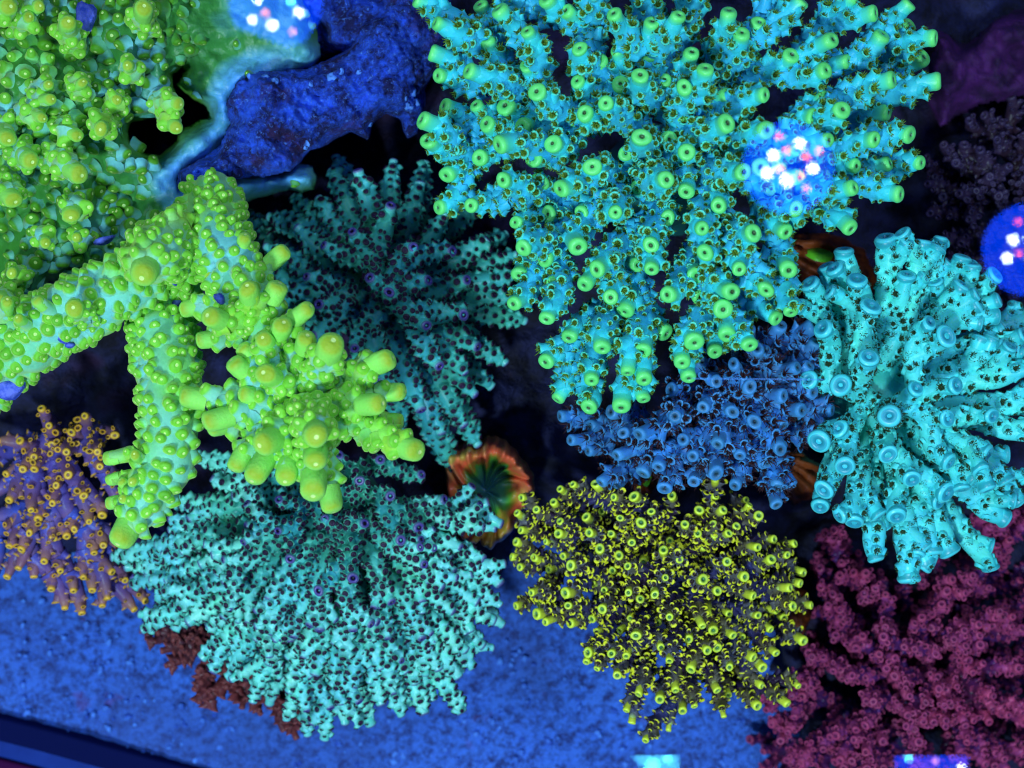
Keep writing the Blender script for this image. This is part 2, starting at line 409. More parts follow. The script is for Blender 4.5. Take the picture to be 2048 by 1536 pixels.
class Crust:
    def __init__(s, poly, z0, H, width, res=5, noise=(.5, .02), seed=1, holes=(), lobes=(), ragged=6, fn=None, skirt=1.2, maskpoly=None):
        s.z0, s.H, s.w, s.ns, s.seed, s.lobes, s.fn, s.ragged = z0, H, width, noise, seed, lobes, fn, ragged
        s.poly, s.holes, s.maskpoly = poly, holes, maskpoly
        p = np.array(poly); x0, y0 = p.min(0)-15; x1, y1 = p.max(0)+15
        xs = np.arange(x0, x1+res, res); ys = np.arange(y0, y1+res, res)
        X, Y = np.meshgrid(xs, ys); d = s.dist(X, Y)
        gy, gx = np.gradient(d, res); gn = np.hypot(gx, gy)+1e-6
        cell = (d[:-1, :-1] > 0) | (d[1:, :-1] > 0) | (d[:-1, 1:] > 0) | (d[1:, 1:] > 0)
        use = np.zeros(d.shape, bool)
        use[:-1, :-1] |= cell; use[1:, :-1] |= cell; use[:-1, 1:] |= cell; use[1:, 1:] |= cell
        out = use & (d < 0)
        X2 = np.where(out, X-d*gx/gn, X); Y2 = np.where(out, Y-d*gy/gn, Y)
        Z = s.z(X2, Y2, np.maximum(d, 0)); Z = np.where(out, Z-skirt, Z)
        kx = (D-Z)/D/100; V = np.stack([(X2-1024)*kx, (768-Y2)*kx, Z], -1)
        idx = -np.ones(d.shape, int); idx[use] = np.arange(use.sum())
        F = np.stack([idx[:-1, :-1], idx[1:, :-1], idx[1:, 1:], idx[:-1, 1:]], -1)[cell]
        s.mb = MB(); s.mb.add(V[use], None, F, dt=(s.mask(X2, Y2)[use] if maskpoly else 3.), h=0.)
    def mask(s, X, Y):  # distance (cm) from a neighbour's edge
        return np.clip(-sdf(X, Y, s.maskpoly)/100+.15*(fbm(X, Y, 5, .03)-.5), 0, 6)
    def dist(s, X, Y):
        d = sdf(X, Y, s.poly)
        for h in s.holes: d = np.minimum(d, -sdf(X, Y, h))
        return d+(fbm(X, Y, s.seed+90, .035, 3)-.5)*s.ragged*2
    def z(s, X, Y, d=None):
        if d is None: d = np.maximum(s.dist(X, Y), 0)
        u = np.clip(d/s.w, 0, 1); z = s.z0-s.H*(1-np.sqrt(1-(1-u)**2))
        z = z+s.ns[0]*(fbm(X, Y, s.seed, s.ns[1], 5)-.5)*2
        for (lx, ly, lr, lh) in s.lobes: z = z+lh*np.exp(-(((X-lx)**2+(Y-ly)**2)/(lr*lr)))
        if s.fn: z = s.fn(X, Y, z)
        return z
    def at(s, px, py):
        X = np.array([px, px+4, px]); Y = np.array([py, py, py+4]); Z = s.z(X, Y)
        p = [P(X[i], Y[i], Z[i]) for i in range(3)]
        n = np.cross(p[2]-p[0], p[1]-p[0]); n = n/np.linalg.norm(n)
        if n[2] < 0: n = -n
        return p[0], n
def poisson(poly, r, seed, holes=(), inset=0):
    g = np.random.default_rng(seed); p = np.array(poly); x0, y0 = p.min(0); x1, y1 = p.max(0)
    n = int((x1-x0)*(y1-y0)/(r*r)*6); c = np.stack([g.uniform(x0, x1, n), g.uniform(y0, y1, n)], 1)
    d = sdf(c[:, 0], c[:, 1], poly)
    for h in holes: d = np.minimum(d, -sdf(c[:, 0], c[:, 1], h))
    c = c[d > inset]; out = np.zeros((0, 2))
    for q in c:
        if len(out) == 0 or ((out-q)**2).sum(1).min() > r*r: out = np.vstack([out, q])
    return out

def fill(tips, poly, r, seed, dz):
    """more branch ends between the traced ones"""
    t = np.array([q[:2] for q in tips], float); out = []
    for q in poisson(poly, r*.8, seed):
        if ((t-q)**2).sum(1).min() > (r*.62)**2: out.append((q[0], q[1], dz))
    return out
# ================================================================== the setting
def structure(name, me, loc=(0, 0, 0)):
    o = link(name, me, None, loc); o['kind'] = 'structure'; return o
ZS = -11.5
m = NT('sand_grains')
c = m.mix(m.ramp(m.noise(3.6, 6, .85), [(.40, 0), (.56, 1)]), (.016, .026, .15), (.06, .22, .92))
c = m.mix(m.ramp(m.noise(.16, 2), [(.44, 0), (.6, .5)]), c, (.04, .09, .36))
c = m.mix(m.ramp(m.noise(.5, 3), [(.66, 0), (.74, .6)]), c, (.16, .03, .2))
m.l(c, m.b.inputs['Base Color']); m.b.inputs['Roughness'].default_value = .9
m.bump(m.noise(5, 5, .7), 1.0, .12); SAND = m.m
xs = np.concatenate([[-60, -40, -28], np.arange(-20, 20.01, .10), [28, 40, 60]]); X, Y = np.meshgrid(xs, xs)
Z = ZS+.35*(fbm(X*10, Y*10, 3, .03, 3)-.5)+.16*(fbm(X*10, Y*10, 8, .22, 3)-.5)+.16*(fbm(X*10, Y*10, 12, .55, 2)-.5)
n = len(xs); I = np.arange(n*n).reshape(n, n)
mb = MB(); mb.add(np.stack([X, Y, Z], -1).reshape(-1, 3), None, np.stack([I[:-1, :-1], I[:-1, 1:], I[1:, 1:], I[1:, :-1]], -1).reshape(-1, 4))
structure('sand', mb.mesh('sand', [SAND]))

g1 = np.random.default_rng(77); mb = MB(); PEB = plain('sand_rubble', (.03, .09, .5), .8, (.10, .30, .95), 4)
V0, f3, f4, h0 = lathe([(.6, -.6), (1, 0), (.8, .5), (.35, .75)], 7, None, 0, .25)
for k in range(1500):
    x, y = g1.uniform(-14, 14), g1.uniform(-12, -1); s_ = g1.uniform(.03, .11)
    R_ = Matrix.Rotation(g1.uniform(0, 6), 3, 'Z') @ Matrix.Rotation(g1.uniform(-.6, .6), 3, 'X'); mb.add((V0*[g1.uniform(.6, 1.6), 1, .8]*s_)@np.array(R_).T+[x, y, ZS+.03], f3, f4)
o = link('sand_rubble', mb.mesh('sand_rubble', [PEB])); o['kind'] = 'stuff'
# dark reef rock that carries the corals
m = NT('dark_reef_rock')
c = m.mix(m.ramp(m.noise(1.1, 5, .7), [(.4, 0), (.66, 1)]), (.004, .003, .014), (.018, .02, .10))
c = m.mix(m.ramp(m.noise(.35, 3), [(.56, 0), (.7, .8)]), c, (.045, .006, .045))
m.l(c, m.b.inputs['Base Color']); m.b.inputs['Roughness'].default_value = .85; m.bump(m.noise(4, 5), 1, .2)
DROCK = m.m
poly = [(-450, -350), (2500, -350), (2500, 1010), (1950, 1010), (1680, 1060), (1600, 1120), (1560, 1200), (1500, 1290), (1330, 1290), (1180, 1190), (1110, 1060), (1040, 980), (1010, 1130), (880, 1270), (700, 1290), (520, 1240), (400, 1170), (250, 1080), (120, 1110), (-450, 1050)]
rock = Crust(poly, -8.2, 3.2, 120, 9, (1.5, .007), 21, ragged=22, skirt=2)
structure('reef_rock', rock.mb.mesh('reef_rock', [DROCK]))

poly = [(1600, 1000), (1900, 960), (2600, 960), (2700, 2300), (2100, 2250), (1700, 1900), (1620, 1700), (1560, 1560), (1600, 1440), (1545, 1340), (1570, 1200)]
rock2 = Crust(poly, -10.2, 1.2, 60, 9, (1.0, .012), 22, ragged=22, skirt=1.0)
structure('reef_rock', rock2.mb.mesh('reef_rock', [DROCK]))

# ================================================================== blue rock
BLUE = NT('coralline_rock'); m = BLUE
c = m.mix(m.ramp(m.noise(1.4, 6, .75), [(.42, 0), (.58, 1)]), (.006, .008, .11), (.025, .14, 1))
c = m.mix(m.ramp(m.noise(.9, 4), [(.54, 0), (.68, .8)]), c, (.05, .008, .06))
c = m.mix(m.ramp(m.noise(9, 3, .7), [(.58, 0), (.70, .9)]), c, (.12, .32, 1))
m.l(c, m.b.inputs['Base Color']); m.b.inputs['Roughness'].default_value = .9; m.bump(m.noise(6, 6, .75), 1, .16); BLUE = m.m
ROCKPOLY = [(470, 165), (520, 142), (600, 140), (650, 120), (700, 95), (720, 60), (760, 20), (790, -80), (900, -80), (905, 30), (880, 130), (846, 180), (850, 240), (835, 268), (815, 275), (800, 240), (775, 228), (745, 250), (735, 278), (705, 262), (660, 285), (620, 300), (600, 330), (560, 352), (500, 358), (440, 362), (405, 388), (370, 390), (350, 366), (362, 342), (400, 320), (440, 290), (462, 250), (452, 205)]
t = thing('coralline_rock', 'rough blue rock ledge with reddish blotches between green and teal corals', 'rock', P(600, 250, -3))
cr = Crust(ROCKPOLY, -2.2, 1.0, 55, 3, (.55, .022), 31, lobes=[(760, 120, 90, .3), (400, 350, 40, .1)], ragged=6, skirt=2.2,
           fn=lambda X, Y, z: z-1.6*np.clip((X-560)/320, 0, 1)+.22*(fbm(X, Y, 77, .09, 4, .6)-.5)*2)
mb = MB(); v, f3, f4, m3, m4, dt, h = cr.mb.arrays(); mb.add(v, f3, f4)
link('rock_face', mb.mesh('rock_face', [BLUE], P(600, 250, -3)), t)
SHELL = plain('pale_shell', (.1, .28, .8), .6)
for (px, py, r) in [(498, 152, .06), (530, 153, .08), (551, 161, .07), (663, 153, .1), (683, 143, .07), (717, 145, .05), (621, 168, .06), (828, 185, .09), (835, 205, .1), (815, 212, .07), (822, 216, .05), (616, 286, .07), (612, 295, .05), (740, 248, .07), (812, 196, .06)]:
    p, nn = cr.at(px, py); mb = MB()
    V, f3, f4, h = lathe([(1.2, -.3), (1, .3), (.8, .55), (.45, .5), (.2, .35)], 9, None, .1, .18); M = frame_mat(p, nn, rng.normal(size=3), r)
    mb.add(V@M[0].T+M[1], f3, f4); link('barnacle', mb.mesh('barnacle', [SHELL], P(600, 250, -3)), t)
# darker rock behind it
p2 = [(560, -120), (800, -120), (870, 0), (860, 160), (760, 150), (690, 110), (620, 110), (560, 60)]
t = thing('coralline_rock', 'dim blue rock behind the ledge, under the lamp reflection at the top edge', 'rock', P(700, 40, -5))
cr2 = Crust(p2, -4.2, 1.2, 70, 5, (1.3, .02), 35, ragged=10, skirt=3)
mb = MB(); v, f3, f4, m3, m4, dt, h = cr2.mb.arrays(); mb.add(v, f3, f4); link('rock_face', mb.mesh('rock_face', [BLUE], P(700, 40, -5)), t)

# ================================================================== lime green coral
G_BODY = (.20, .66, .40); G_GREEN = (.24, .80, .05)
GREEN = tissue('lime_tissue', [(0, (.40, .80, .05)), (.5, (.34, .82, .09)), (1.5, (.28, .84, .20)), (3, (.22, .70, .12)), (6, (.07, .33, .03))], (.27, .76, .05), (.66, 1, .22), spots=(.24, .72, .80), patch=.8, patch_scale=.5, rimk=.9, calice=(.75, 1, .3), rim_at=(.35, .9), lip2=(.10, .36, .015), sss=.35, rough=.5)
m = NT('lime_tip'); h = m.attr('h')
c = m.mix(m.ramp(m.facing(.5), [(.12, 0), (.6, 1)]), (.40, .55, .03), (.42, .95, .14))
c = m.mix(m.ramp(m.math('MULTIPLY', h, .5), [(.2, 0), (.45, 1)]), (.33, .82, .12), c)
c = m.mix(m.ramp(m.math('MULTIPLY', h, .5), [(.6, 0), (.85, 1)]), c, (.8, 1, .3))
m.l(c, m.b.inputs['Base Color']); m.b.inputs['Roughness'].default_value = .5; m.b.inputs['Specular IOR Level'].default_value = .25; m.b.inputs['Subsurface Weight'].default_value = .35; m.b.inputs['Subsurface Radius'].default_value = (.4, 1, .8); m.b.inputs['Subsurface Scale'].default_value = .08*S; m.bump(m.noise(16, 3), .5, .04); GTIP = m.m
m = NT('lime_crust'); dt = m.attr('dt')
c = m.ramp(m.math('DIVIDE', dt, 6), [(0, (.08, .36, .95)), (.045, (.14, .5, .85)), (.09, (.05, .27, .05)), (1, (.05, .25, .008))])
c = m.mix(m.ramp(m.noise(.5, 2), [(.56, 0), (.68, .55)]), c, (.12, .45, .45))
c = m.mix(m.ramp(m.noise(2.5, 4), [(.35, .5), (.6, 0)]), c, (.05, .26, .05))
c = m.mix(m.ramp(m.facing(.5), [(.6, 0), (.95, .4)]), c, (.3, .75, .06))
m.l(c, m.b.inputs['Base Color']); m.b.inputs['Roughness'].default_value = .4; m.bump(m.noise(3, 4), .6, .12); GCRUST = m.m

root = P(420, 420, -3)
class TipMat: pass
green = Coral('branching_coral', 'lime green coral with thick knobbly branches and an encrusting base round the blue rock', [GREEN, GTIP], root,
              lambda var, dt: t_bump(var, dt), None, n_single=300, seed=11)
def green_axial(var, dt):
    b = t_axial(var, dt, 20, 1.5, closed=True, flare=1.1); b.m3 = [x+1 for x in b.m3]; b.m4 = [x+1 for x in b.m4]; return b
green.axial = green_axial
HOLES = [[(255, 262), (262, 245), (300, 238), (345, 225), (352, 195), (345, 150), (365, 140), (352, 170), (385, 200), (415, 215), (418, 235), (395, 240), (360, 262), (345, 290), (320, 310), (290, 305), (262, 285)],
         [(425, 325), (385, 352), (372, 368), (390, 378), (425, 362), (440, 350), (500, 345), (560, 338), (600, 318), (650, 275), (900, 300), (900, 100), (650, 138), (610, 158), (490, 182), (472, 205), (478, 250), (445, 300)]]
CRUSTPOLY = [(-150, -150), (560, -150), (600, -40), (635, 60), (645, 110), (625, 140), (560, 165), (500, 190), (480, 300), (540, 330), (590, 322), (622, 332), (634, 352), (628, 378), (604, 386), (582, 378), (570, 384), (545, 388), (510, 398), (475, 418), (462, 440), (450, 470), (400, 520), (300, 590), (240, 640), (100, 560), (60, 620), (-150, 640)]
crust = Crust(CRUSTPOLY, -3.3, 1.6, 34, 5, (.75, .011), 41, holes=HOLES, ragged=4, skirt=2.6, maskpoly=ROCKPOLY,
              lobes=[(100, 200, 110, 1.3), (250, 60, 90, 1.0), (40, 60, 80, .8), (220, 260, 50, .7), (320, 190, 45, .5), (150, 410, 40, 1.1), (60, 330, 90, .8), (240, 350, 60, .6), (90, 500, 70, .6), (330, 470, 90, .4), (10, 200, 70, .8)])
o = link('encrusting_base', crust.mb.mesh('encrusting_base', [GCRUST], root), green.t)
green.base = o
pts = poisson(CRUSTPOLY, 23, 4, HOLES, 6)
for (px, py) in pts:
    near = -sdf(np.array([px]), np.array([py]), ROCKPOLY)[0]
    p, nn = crust.at(px, py)
    if near < 55 and rng.random() < .82: continue
    if px > 380 and py < 330 and rng.random() < .75: continue
    r = rng.uniform(.085, .145)*(1.05 if px < 330 else .7)
    tilt = nn+np.array([rng.normal()*.3, rng.normal()*.3+(-.2 if py < 420 else 0), .15])
    green.cups.append((p+nn*.03, tilt, np.array([0., 1, 0]), r, 1.9 if (px < 170 and 110 < py < 330) else 5.5, o, rng.integers(3)))
def knob(px0, py0, z0, px1, py1, z1, r, rb=None, cupr=.1, spacing=.25, **kw):
    a, b = P(px0, py0, z0), P(px1, py1, z1); L = np.linalg.norm(b-a); n = max(8, int(L/.12)); t = np.linspace(0, 1, n)
    mid = (a+b)/2+np.array([0, 0, .12*L]); pts = bez(a, mid, b, t); r = r*.88; rb = rb or r*1.35; left = (1-t)*L
    rad = r+(rb-r)*np.clip(left/(.9*L+.1), 0, 1)
    green.branch(pts, rad, cupr, spacing, tilt=1.0, tipr=r*1.04, skip_end=r*.6, seg=16, **kw)
# knobs on the crust: (base, tip, radius)
for a in [(150, 90, -2.6, 135, 50, -.9, .2), (290, 60, -2.6, 287, 22, -1.0, .19), (270, 150, -2.4, 258, 132, -1.5, .15), (220, 235, -2.6, 203, 258, -1.1, .17),
          (105, 308, -2.2, 153, 346, -.9, .24), (40, 300, -2.4, 55, 318, -1.2, .22), (120, 245, -2.2, 148, 268, -1.3, .16), (15, 245, -2.3, 12, 272, -1.1, .2),
          (310, 205, -2.4, 352, 206, -1.6, .15), (325, 215, -2.4, 350, 253, -1.6, .15), (160, 400, -2.6, 143, 425, -1.6, .2), (90, 470, -2.8, 90, 484, -2.0, .14),
          (15, 360, -2.4, 22, 396, -1.2, .2), (70, 190, -2, 98, 171, -1.2, .13), (60, 215, -2, 96, 199, -1.1, .14), (40, 225, -2, 80, 233, -1.0, .14), (150, 180, -2, 163, 168, -1.3, .13),
          (45, 30, -2.3, 76, 14, -1.4, .15), (40, 60, -2.3, 56, 35, -1.4, .14), (0, 20, -2.2, 12, 14, -.9, .22), (240, 215, -2.6, 232, 200, -1.6, .12), (175, 470, -3, 155, 475, -2.3, .12),
          (50, 560, -2.6, 25, 545, -1.4, .13), (20, 600, -2.4, 2, 600, -1, .2)]:
    knob(*a, cupr=.125, spacing=.36, start=.15)
# thick limbs
def limb(pts, rad, cupr, spacing, **kw):
    pts = catmull([P(*p) for p in pts], 9); rad = np.interp(np.linspace(0, 1, len(pts)), np.linspace(0, 1, len(rad)), rad)
    bo = green.branch(pts, rad, cupr, spacing, tilt=1.25, seg=26, rough=.07, dcap=1.6, cupvar=.13, **kw)
    for k in range(6, len(pts)-2, 4): green.nodes.append((pts[k]-np.array([0, 0, rad[k]*.3]), 1))
    return bo
limb([(-60, 770, -2.2), (20, 700, -1.6), (110, 645, -1.3), (200, 600, -1.1), (290, 545, -1.3), (340, 480, -1.6)], [.75, .7, .68, .62, .6, .62], .125, .30, tip=False, grow=0, zmin=-.3)
limb([(335, 590, -2.6), (325, 640, -2.1), (335, 730, -1.2), (342, 830, -.7), (335, 910, -.5), (308, 975, -.4), (268, 1040, -.2), (251, 1062, 0)], [.7, .68, .62, .58, .55, .5, .33, .24], .118, .30, grow=0, zmin=-.3, tipr=.26)
limb([(420, 390, -2.6), (430, 440, -2.0), (450, 510, -1.3), (490, 590, -.9), (530, 680, -.5), (575, 760, -.2), (640, 830, .1)], [.6, .62, .62, .55, .48, .42, .35], .112, .285, tip=False, grow=0, zmin=-.3)
limb([(360, 560, -2.2), (330, 500, -1.1), (302, 520, -.3), (290, 538, .1)], [.62, .62, .5, .25], .118, .29, grow=0, zmin=-.3, tipr=.25)
limb([(345, 540, -1.7), (340, 470, -1.0), (330, 445, -1.0)], [.5, .5, .4], .13, .3, tip=False, grow=0)
# side knobs and finger tips
for a in [(190, 640, -1, 150, 618, .2, .19), (130, 640, -1, 78, 605, -.3, .15), (70, 660, -1, 40, 640, -.3, .12), (280, 905, -.5, 221, 916, -.3, .15), (290, 920, -.5, 272, 912, .2, .12),
          (280, 950, -.5, 227, 958, -.4, .14), (290, 955, -.5, 268, 961, .1, .12), (270, 985, -.5, 248, 968, -.2, .11), (270, 1000, -.5, 227, 1005, -.3, .14), (275, 1000, -.4, 250, 998, 0, .11), (0, 650, -1.4, 15, 610, -.4, .16)]:
    knob(*a, cupr=.07, spacing=.22 if a[6] > .17 else .6)
nodes_keep = list(green.nodes)
FT = [(557, 512, -.8, .16), (487, 485, -.8, .15), (383, 616, -.9, .16), (498, 587, .3, .19), (551, 583, -.1, .18), (428, 636, .3, .18), (409, 680, -.5, .17), (530, 682, .6, .17), (563, 657, .5, .18), (604, 626, .3, .17), (612, 684, .7, .18), (491, 704, .1, .15),
      (475, 733, .3, .18), (535, 749, 1.0, .19), (659, 698, 1.3, .22), (764, 723, .5, .2), (385, 796, .2, .18), (498, 792, .3, .16), (434, 839, .4, .19), (432, 852, .1, .17), (787, 784, 0, .17), (744, 809, .9, .2),
      (631, 868, 2.0, .24), (537, 884, 1.3, .21), (479, 919, .6, .19), (518, 938, .8, .2), (575, 942, .9, .2), (631, 912, 1.6, .2), (627, 972, 1.2, .23), (662, 1000, .5, .21), (823, 899, .7, .21), (791, 844, -.1, .15), (430, 555, -.9, .14)]
for (px, py, z, r) in FT:
    tip = P(px, py, z); hub = P(625, 815, 0) if (px > 560 and py > 690) or py > 770 or (py > 700 and px > 450) else None
    best, bc = None, 1e9
    for q, lv in green.nodes:
        v = tip-q; L = np.linalg.norm(v)
        if L < .55: continue
        c = L+(1.6 if v[2] < -.2 else 0)
        if hub is not None: c = np.linalg.norm(q-P(615, 800, -.2))+.15*L
        if c < bc: best, bc = q, c
    L = np.linalg.norm(tip-best); hd = tip-best
    ctl = (best+tip)/2+np.array([0, 0, -.05*L])
    if hub is not None: ctl = best*.45+tip*.55+np.array([0, 0, -.10*L])
    n = max(8, int(L/.12)); t = np.linspace(0, 1, n); p_ = bez(best, ctl, tip, t); left = (1-t)*L
    rad = r*.96+(r*1.55-r*.96)*np.clip((left-.25)/1.6, 0, 1)
    green.branch(p_, rad, .115, .27, tilt=.95, tipr=r*1.08, skip_end=r*1.1, seg=16, grow=-.2, start=.3)
BARE = plain('bare_skeleton', (.03, .07, .5), .8, (.16, .2, .75), 7, bumpk=.6)
for (px, py, z, rx, ry, rot) in [(122, 668, -.75, .13, .2, .5), (138, 690, -.85, .09, .06, 0), (345, 556, -.7, .06, .13, .2), (332, 640, -1.35, .2, .08, .5), (316, 662, -1.3, .12, .07, 0), (352, 606, -1.6, .09, .07, .3), (455, 583, -.45, .14, .07, .9), (438, 597, -.35, .09, .13, .7), (205, 480, -2.2, .22, .07, .35), (228, 535, -1.9, .05, .05, 0), (168, 30, -2.0, .2, .3, 0), (14, 778, -1.4, .3, .2, .1)]:
    p = P(px, py, z); V, f3, f4, h = lathe([(1.1, -1.5), (1.0, -.2), (.9, .25), (.55, .5), (.25, .55)], 14, None, 0, .16)
    V[:, 0] *= rx; V[:, 1] *= ry; V[:, 2] *= .12; cs, sn = math.cos(rot), math.sin(rot); V = V@np.array([[cs, sn, 0], [-sn, cs, 0], [0, 0, 1]]); mb = MB(); mb.add(V+p, f3, f4); link('bare_patch', mb.mesh('bare_patch', [BARE], green.loc), green.t)
green.finish()

# ================================================================== teal coral with green ring tips
T_AX = (.16, .92, .14)
TEAL = tissue('teal_tissue', [(0, (.05, .80, .80)), (.35, (.07, .74, 1)), (1.2, (.05, .58, 1)), (2.2, (.015, .30, .66)), (3.5, (.02, .18, .30)), (6, (.015, .12, .2))], (.10, .82, .58), (.2, .95, .8), spots=(.04, .55, .42), patch=.45, patch_scale=.1, rimk=.55, calice=(.16, .26, .04), lip_at=(.75, 1.0), lip2=(.05, .42, .3))  # far stops darkened: shade deep between the branches is put into the colour
m = NT('teal_tip'); h = m.attr('h')
c = m.ramp(m.math('MULTIPLY', h, .5), [(.05, (.07, .68, .72)), (.22, (.08, .80, .50)), (.45, (.17, .90, .20)), (.70, (.15, .80, .16)), (.78, (.10, .42, .16)), (1, (.05, .12, .03))])
c = m.mix(m.ramp(m.facing(.5), [(.5, 0), (.95, .5)]), c, (.2, .98, .4))
m.l(c, m.b.inputs['Base Color']); m.b.inputs['Roughness'].default_value = .4; m.bump(m.noise(16, 3), .25, .03); TTIP = m.m
TPOL = plain('olive_polyp', (.07, .15, .008), .6, (.20, .36, .03), 12)
A_TIPS = [(883, 50), (1060, 70), (949, 146), (1160, 100), (1233, 37), (1350, 41), (1280, 158), (1368, 180), (1410, 146), (1213, 208), (1174, 233), (1078, 187), (865, 248), (867, 288), (1012, 286), (1281, 278), (1372, 305), (1186, 335), (1325, 359), (1012, 360), (1133, 375), (1230, 425), (886, 413, -.7), (946, 410, -.3), (1374, 378, -.4), (852, 6), (1007, 30, -.4), (937, 52, -.7), (884, 112, -.7), (887, 152, -.7),
          (1596, 9), (1694, 3), (1806, 19), (1728, 31), (1454, 43), (1516, 56, -.4), (1483, 74), (1668, 24, -.5), (1851, 77), (1641, 91), (1757, 82), (1641, 144), (1765, 164), (1861, 164), (1519, 190), (1678, 224), (1444, 251), (1615, 232, -.6), (1523, 262), (1644, 279), (1736, 280), (1811, 268), (1480, 345), (1832, 325, -.5), (1694, 378), (1786, 386), (1401, 455), (1439, 407), (1591, 419), (1559, 455, -.5), (1688, 443, -.4), (1500, 468), (1412, 506),
          (1049, 492), (1150, 485), (1302, 487), (1203, 532), (1304, 528), (1476, 533), (1571, 530, -.6), (1114, 562, -.6), (1180, 557, -.3), (1222, 591), (1346, 588), (1449, 581), (1531, 574), (1445, 615), (1038, 602), (1097, 629), (1580, 617), (1146, 660, -.6), (1203, 685), (1288, 694), (1386, 678), (1454, 656, -.3), (1495, 685), (1097, 718, -.6), (1258, 725), (1364, 716), (1182, 752), (1287, 747), (1374, 742), (1124, 786, -.6), (1182, 807, -.7), (1244, 796), (1282, 786), (1040, 545, -.9), (1300, 60), (1100, 5, -.3), (1180, -40), (1400, -50), (1560, -60), (1740, -60), (990, -60), (1290, -70), (1575, 120, -.5), (1555, 330, -.9), (1240, 110, -.7), (1440, 200, -.8), (1700, 330, -.6), (1110, 290, -.6), (1240, 490, -.7), (1390, 545, -.6), (960, 220, -.9), (900, 345, -.9)]
root = P(1360, 330, -5.5)
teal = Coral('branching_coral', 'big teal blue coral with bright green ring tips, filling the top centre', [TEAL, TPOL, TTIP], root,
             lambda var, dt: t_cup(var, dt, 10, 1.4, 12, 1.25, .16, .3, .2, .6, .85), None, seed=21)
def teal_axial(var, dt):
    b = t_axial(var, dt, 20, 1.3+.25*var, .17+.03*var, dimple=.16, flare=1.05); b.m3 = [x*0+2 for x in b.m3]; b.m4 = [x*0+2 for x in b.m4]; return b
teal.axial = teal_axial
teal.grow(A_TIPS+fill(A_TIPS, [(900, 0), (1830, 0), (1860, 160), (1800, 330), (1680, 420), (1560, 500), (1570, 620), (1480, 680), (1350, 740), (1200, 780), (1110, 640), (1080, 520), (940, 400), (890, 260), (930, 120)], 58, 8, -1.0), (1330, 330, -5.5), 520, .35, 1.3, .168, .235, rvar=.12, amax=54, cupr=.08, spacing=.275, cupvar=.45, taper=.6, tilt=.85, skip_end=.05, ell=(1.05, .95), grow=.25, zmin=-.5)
teal.stump((1330, 330, -5.5), -9, .9, 1.5)
teal.finish()

# ================================================================== mint corals with dark polyps
MINT = tissue('mint_tissue', [(0, (.32, .95, .80)), (.8, (.24, .98, .70)), (1.5, (.09, .62, .40)), (2.3, (.03, .28, .17)), (3.4, (.010, .11, .06))], (.12, .58, .40), (.25, .85, .5), spots=(.08, .62, .90), patch=.5, rimk=.3, calice=(.1, .3, .3))  # pale growing tips; the dark stops paint in the shade of the fan centre
MPOL = plain('plum_polyp', (.014, .004, .018), .5, (.035, .010, .05), 10)
m = NT('mint_tip'); h = m.attr('h')
c = m.ramp(m.math('MULTIPLY', h, .5), [(.1, (.12, .75, .55)), (.38, (.15, .60, .55)), (.52, (.10, .07, .25)), (.72, (.05, .03, .25)), (.8, (.01, .004, .03)), (1, (.005, .002, .02))])
m.l(c, m.b.inputs['Base Color']); m.b.inputs['Roughness'].default_value = .35; MTIP = m.m
def mint_axial(var, dt):
    b = t_axial(var, dt, 16, 1.3, .3, dimple=.35, flare=1.3); b.m3 = [x*0+2 for x in b.m3]; b.m4 = [x*0+2 for x in b.m4]; return b
D1 = [(718, 349, .3), (673, 318, -.6), (786, 328, -.6), (468, 420, -.9), (590, 397, -.8), (543, 434, -.3), (537, 496, -.3), (578, 578, -.3), (632, 670, -.5), (1046, 640), (1030, 600), (1025, 550), (1029, 510), (1008, 722), (824, 496, .3), (653, 493, .3), (778, 585, .4), (853, 561, .2), (926, 629, .3), (851, 650, .3), (899, 503, .2), (971, 482, .1), (781, 417, .3), (708, 469, .2), (666, 344, -.2), (875, 728, .1), (928, 742), (708, 694), (742, 559, .3), (839, 813, .1), (946, 785, -.2), (925, 845, -.2), (951, 884, -.2), (901, 935, -.1), (760, 760, -.1), (840, 370, -.5), (890, 430, -.5), (850, 330, -.9), (640, 610, -.4), (560, 640, -.8), (700, 760, -.5), (600, 460, -.2), (640, 400, -.5), (930, 560, -.1), (950, 690, -.1), (620, 555, -.3), (520, 545, -.8), (730, 400, -.4)]
MINT_SHADED = tissue('shaded_mint_tissue', [(0, (.10, .66, .52)), (.5, (.07, .48, .32)), (1.1, (.03, .25, .14)), (2.2, (.014, .13, .075)), (6, (.01, .07, .04))], (.06, .32, .22), (.12, .5, .3), spots=(.05, .45, .60), patch=.55, rimk=.3, calice=(.1, .3, .3))  # mint skin darkened to paint in the shade behind the lime branches
MINT, MKEEP = MINT_SHADED, MINT
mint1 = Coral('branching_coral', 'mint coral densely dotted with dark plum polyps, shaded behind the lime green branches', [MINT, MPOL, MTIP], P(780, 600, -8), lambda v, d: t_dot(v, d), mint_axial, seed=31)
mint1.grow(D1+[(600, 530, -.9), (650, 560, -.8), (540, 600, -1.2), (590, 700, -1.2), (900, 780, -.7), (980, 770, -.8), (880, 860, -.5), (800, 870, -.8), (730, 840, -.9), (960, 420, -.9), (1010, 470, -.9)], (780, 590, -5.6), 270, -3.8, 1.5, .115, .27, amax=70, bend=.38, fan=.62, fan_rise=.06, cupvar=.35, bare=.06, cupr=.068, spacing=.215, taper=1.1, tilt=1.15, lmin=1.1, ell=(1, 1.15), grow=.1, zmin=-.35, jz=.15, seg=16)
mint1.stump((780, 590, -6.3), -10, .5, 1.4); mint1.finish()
MINT = MKEEP
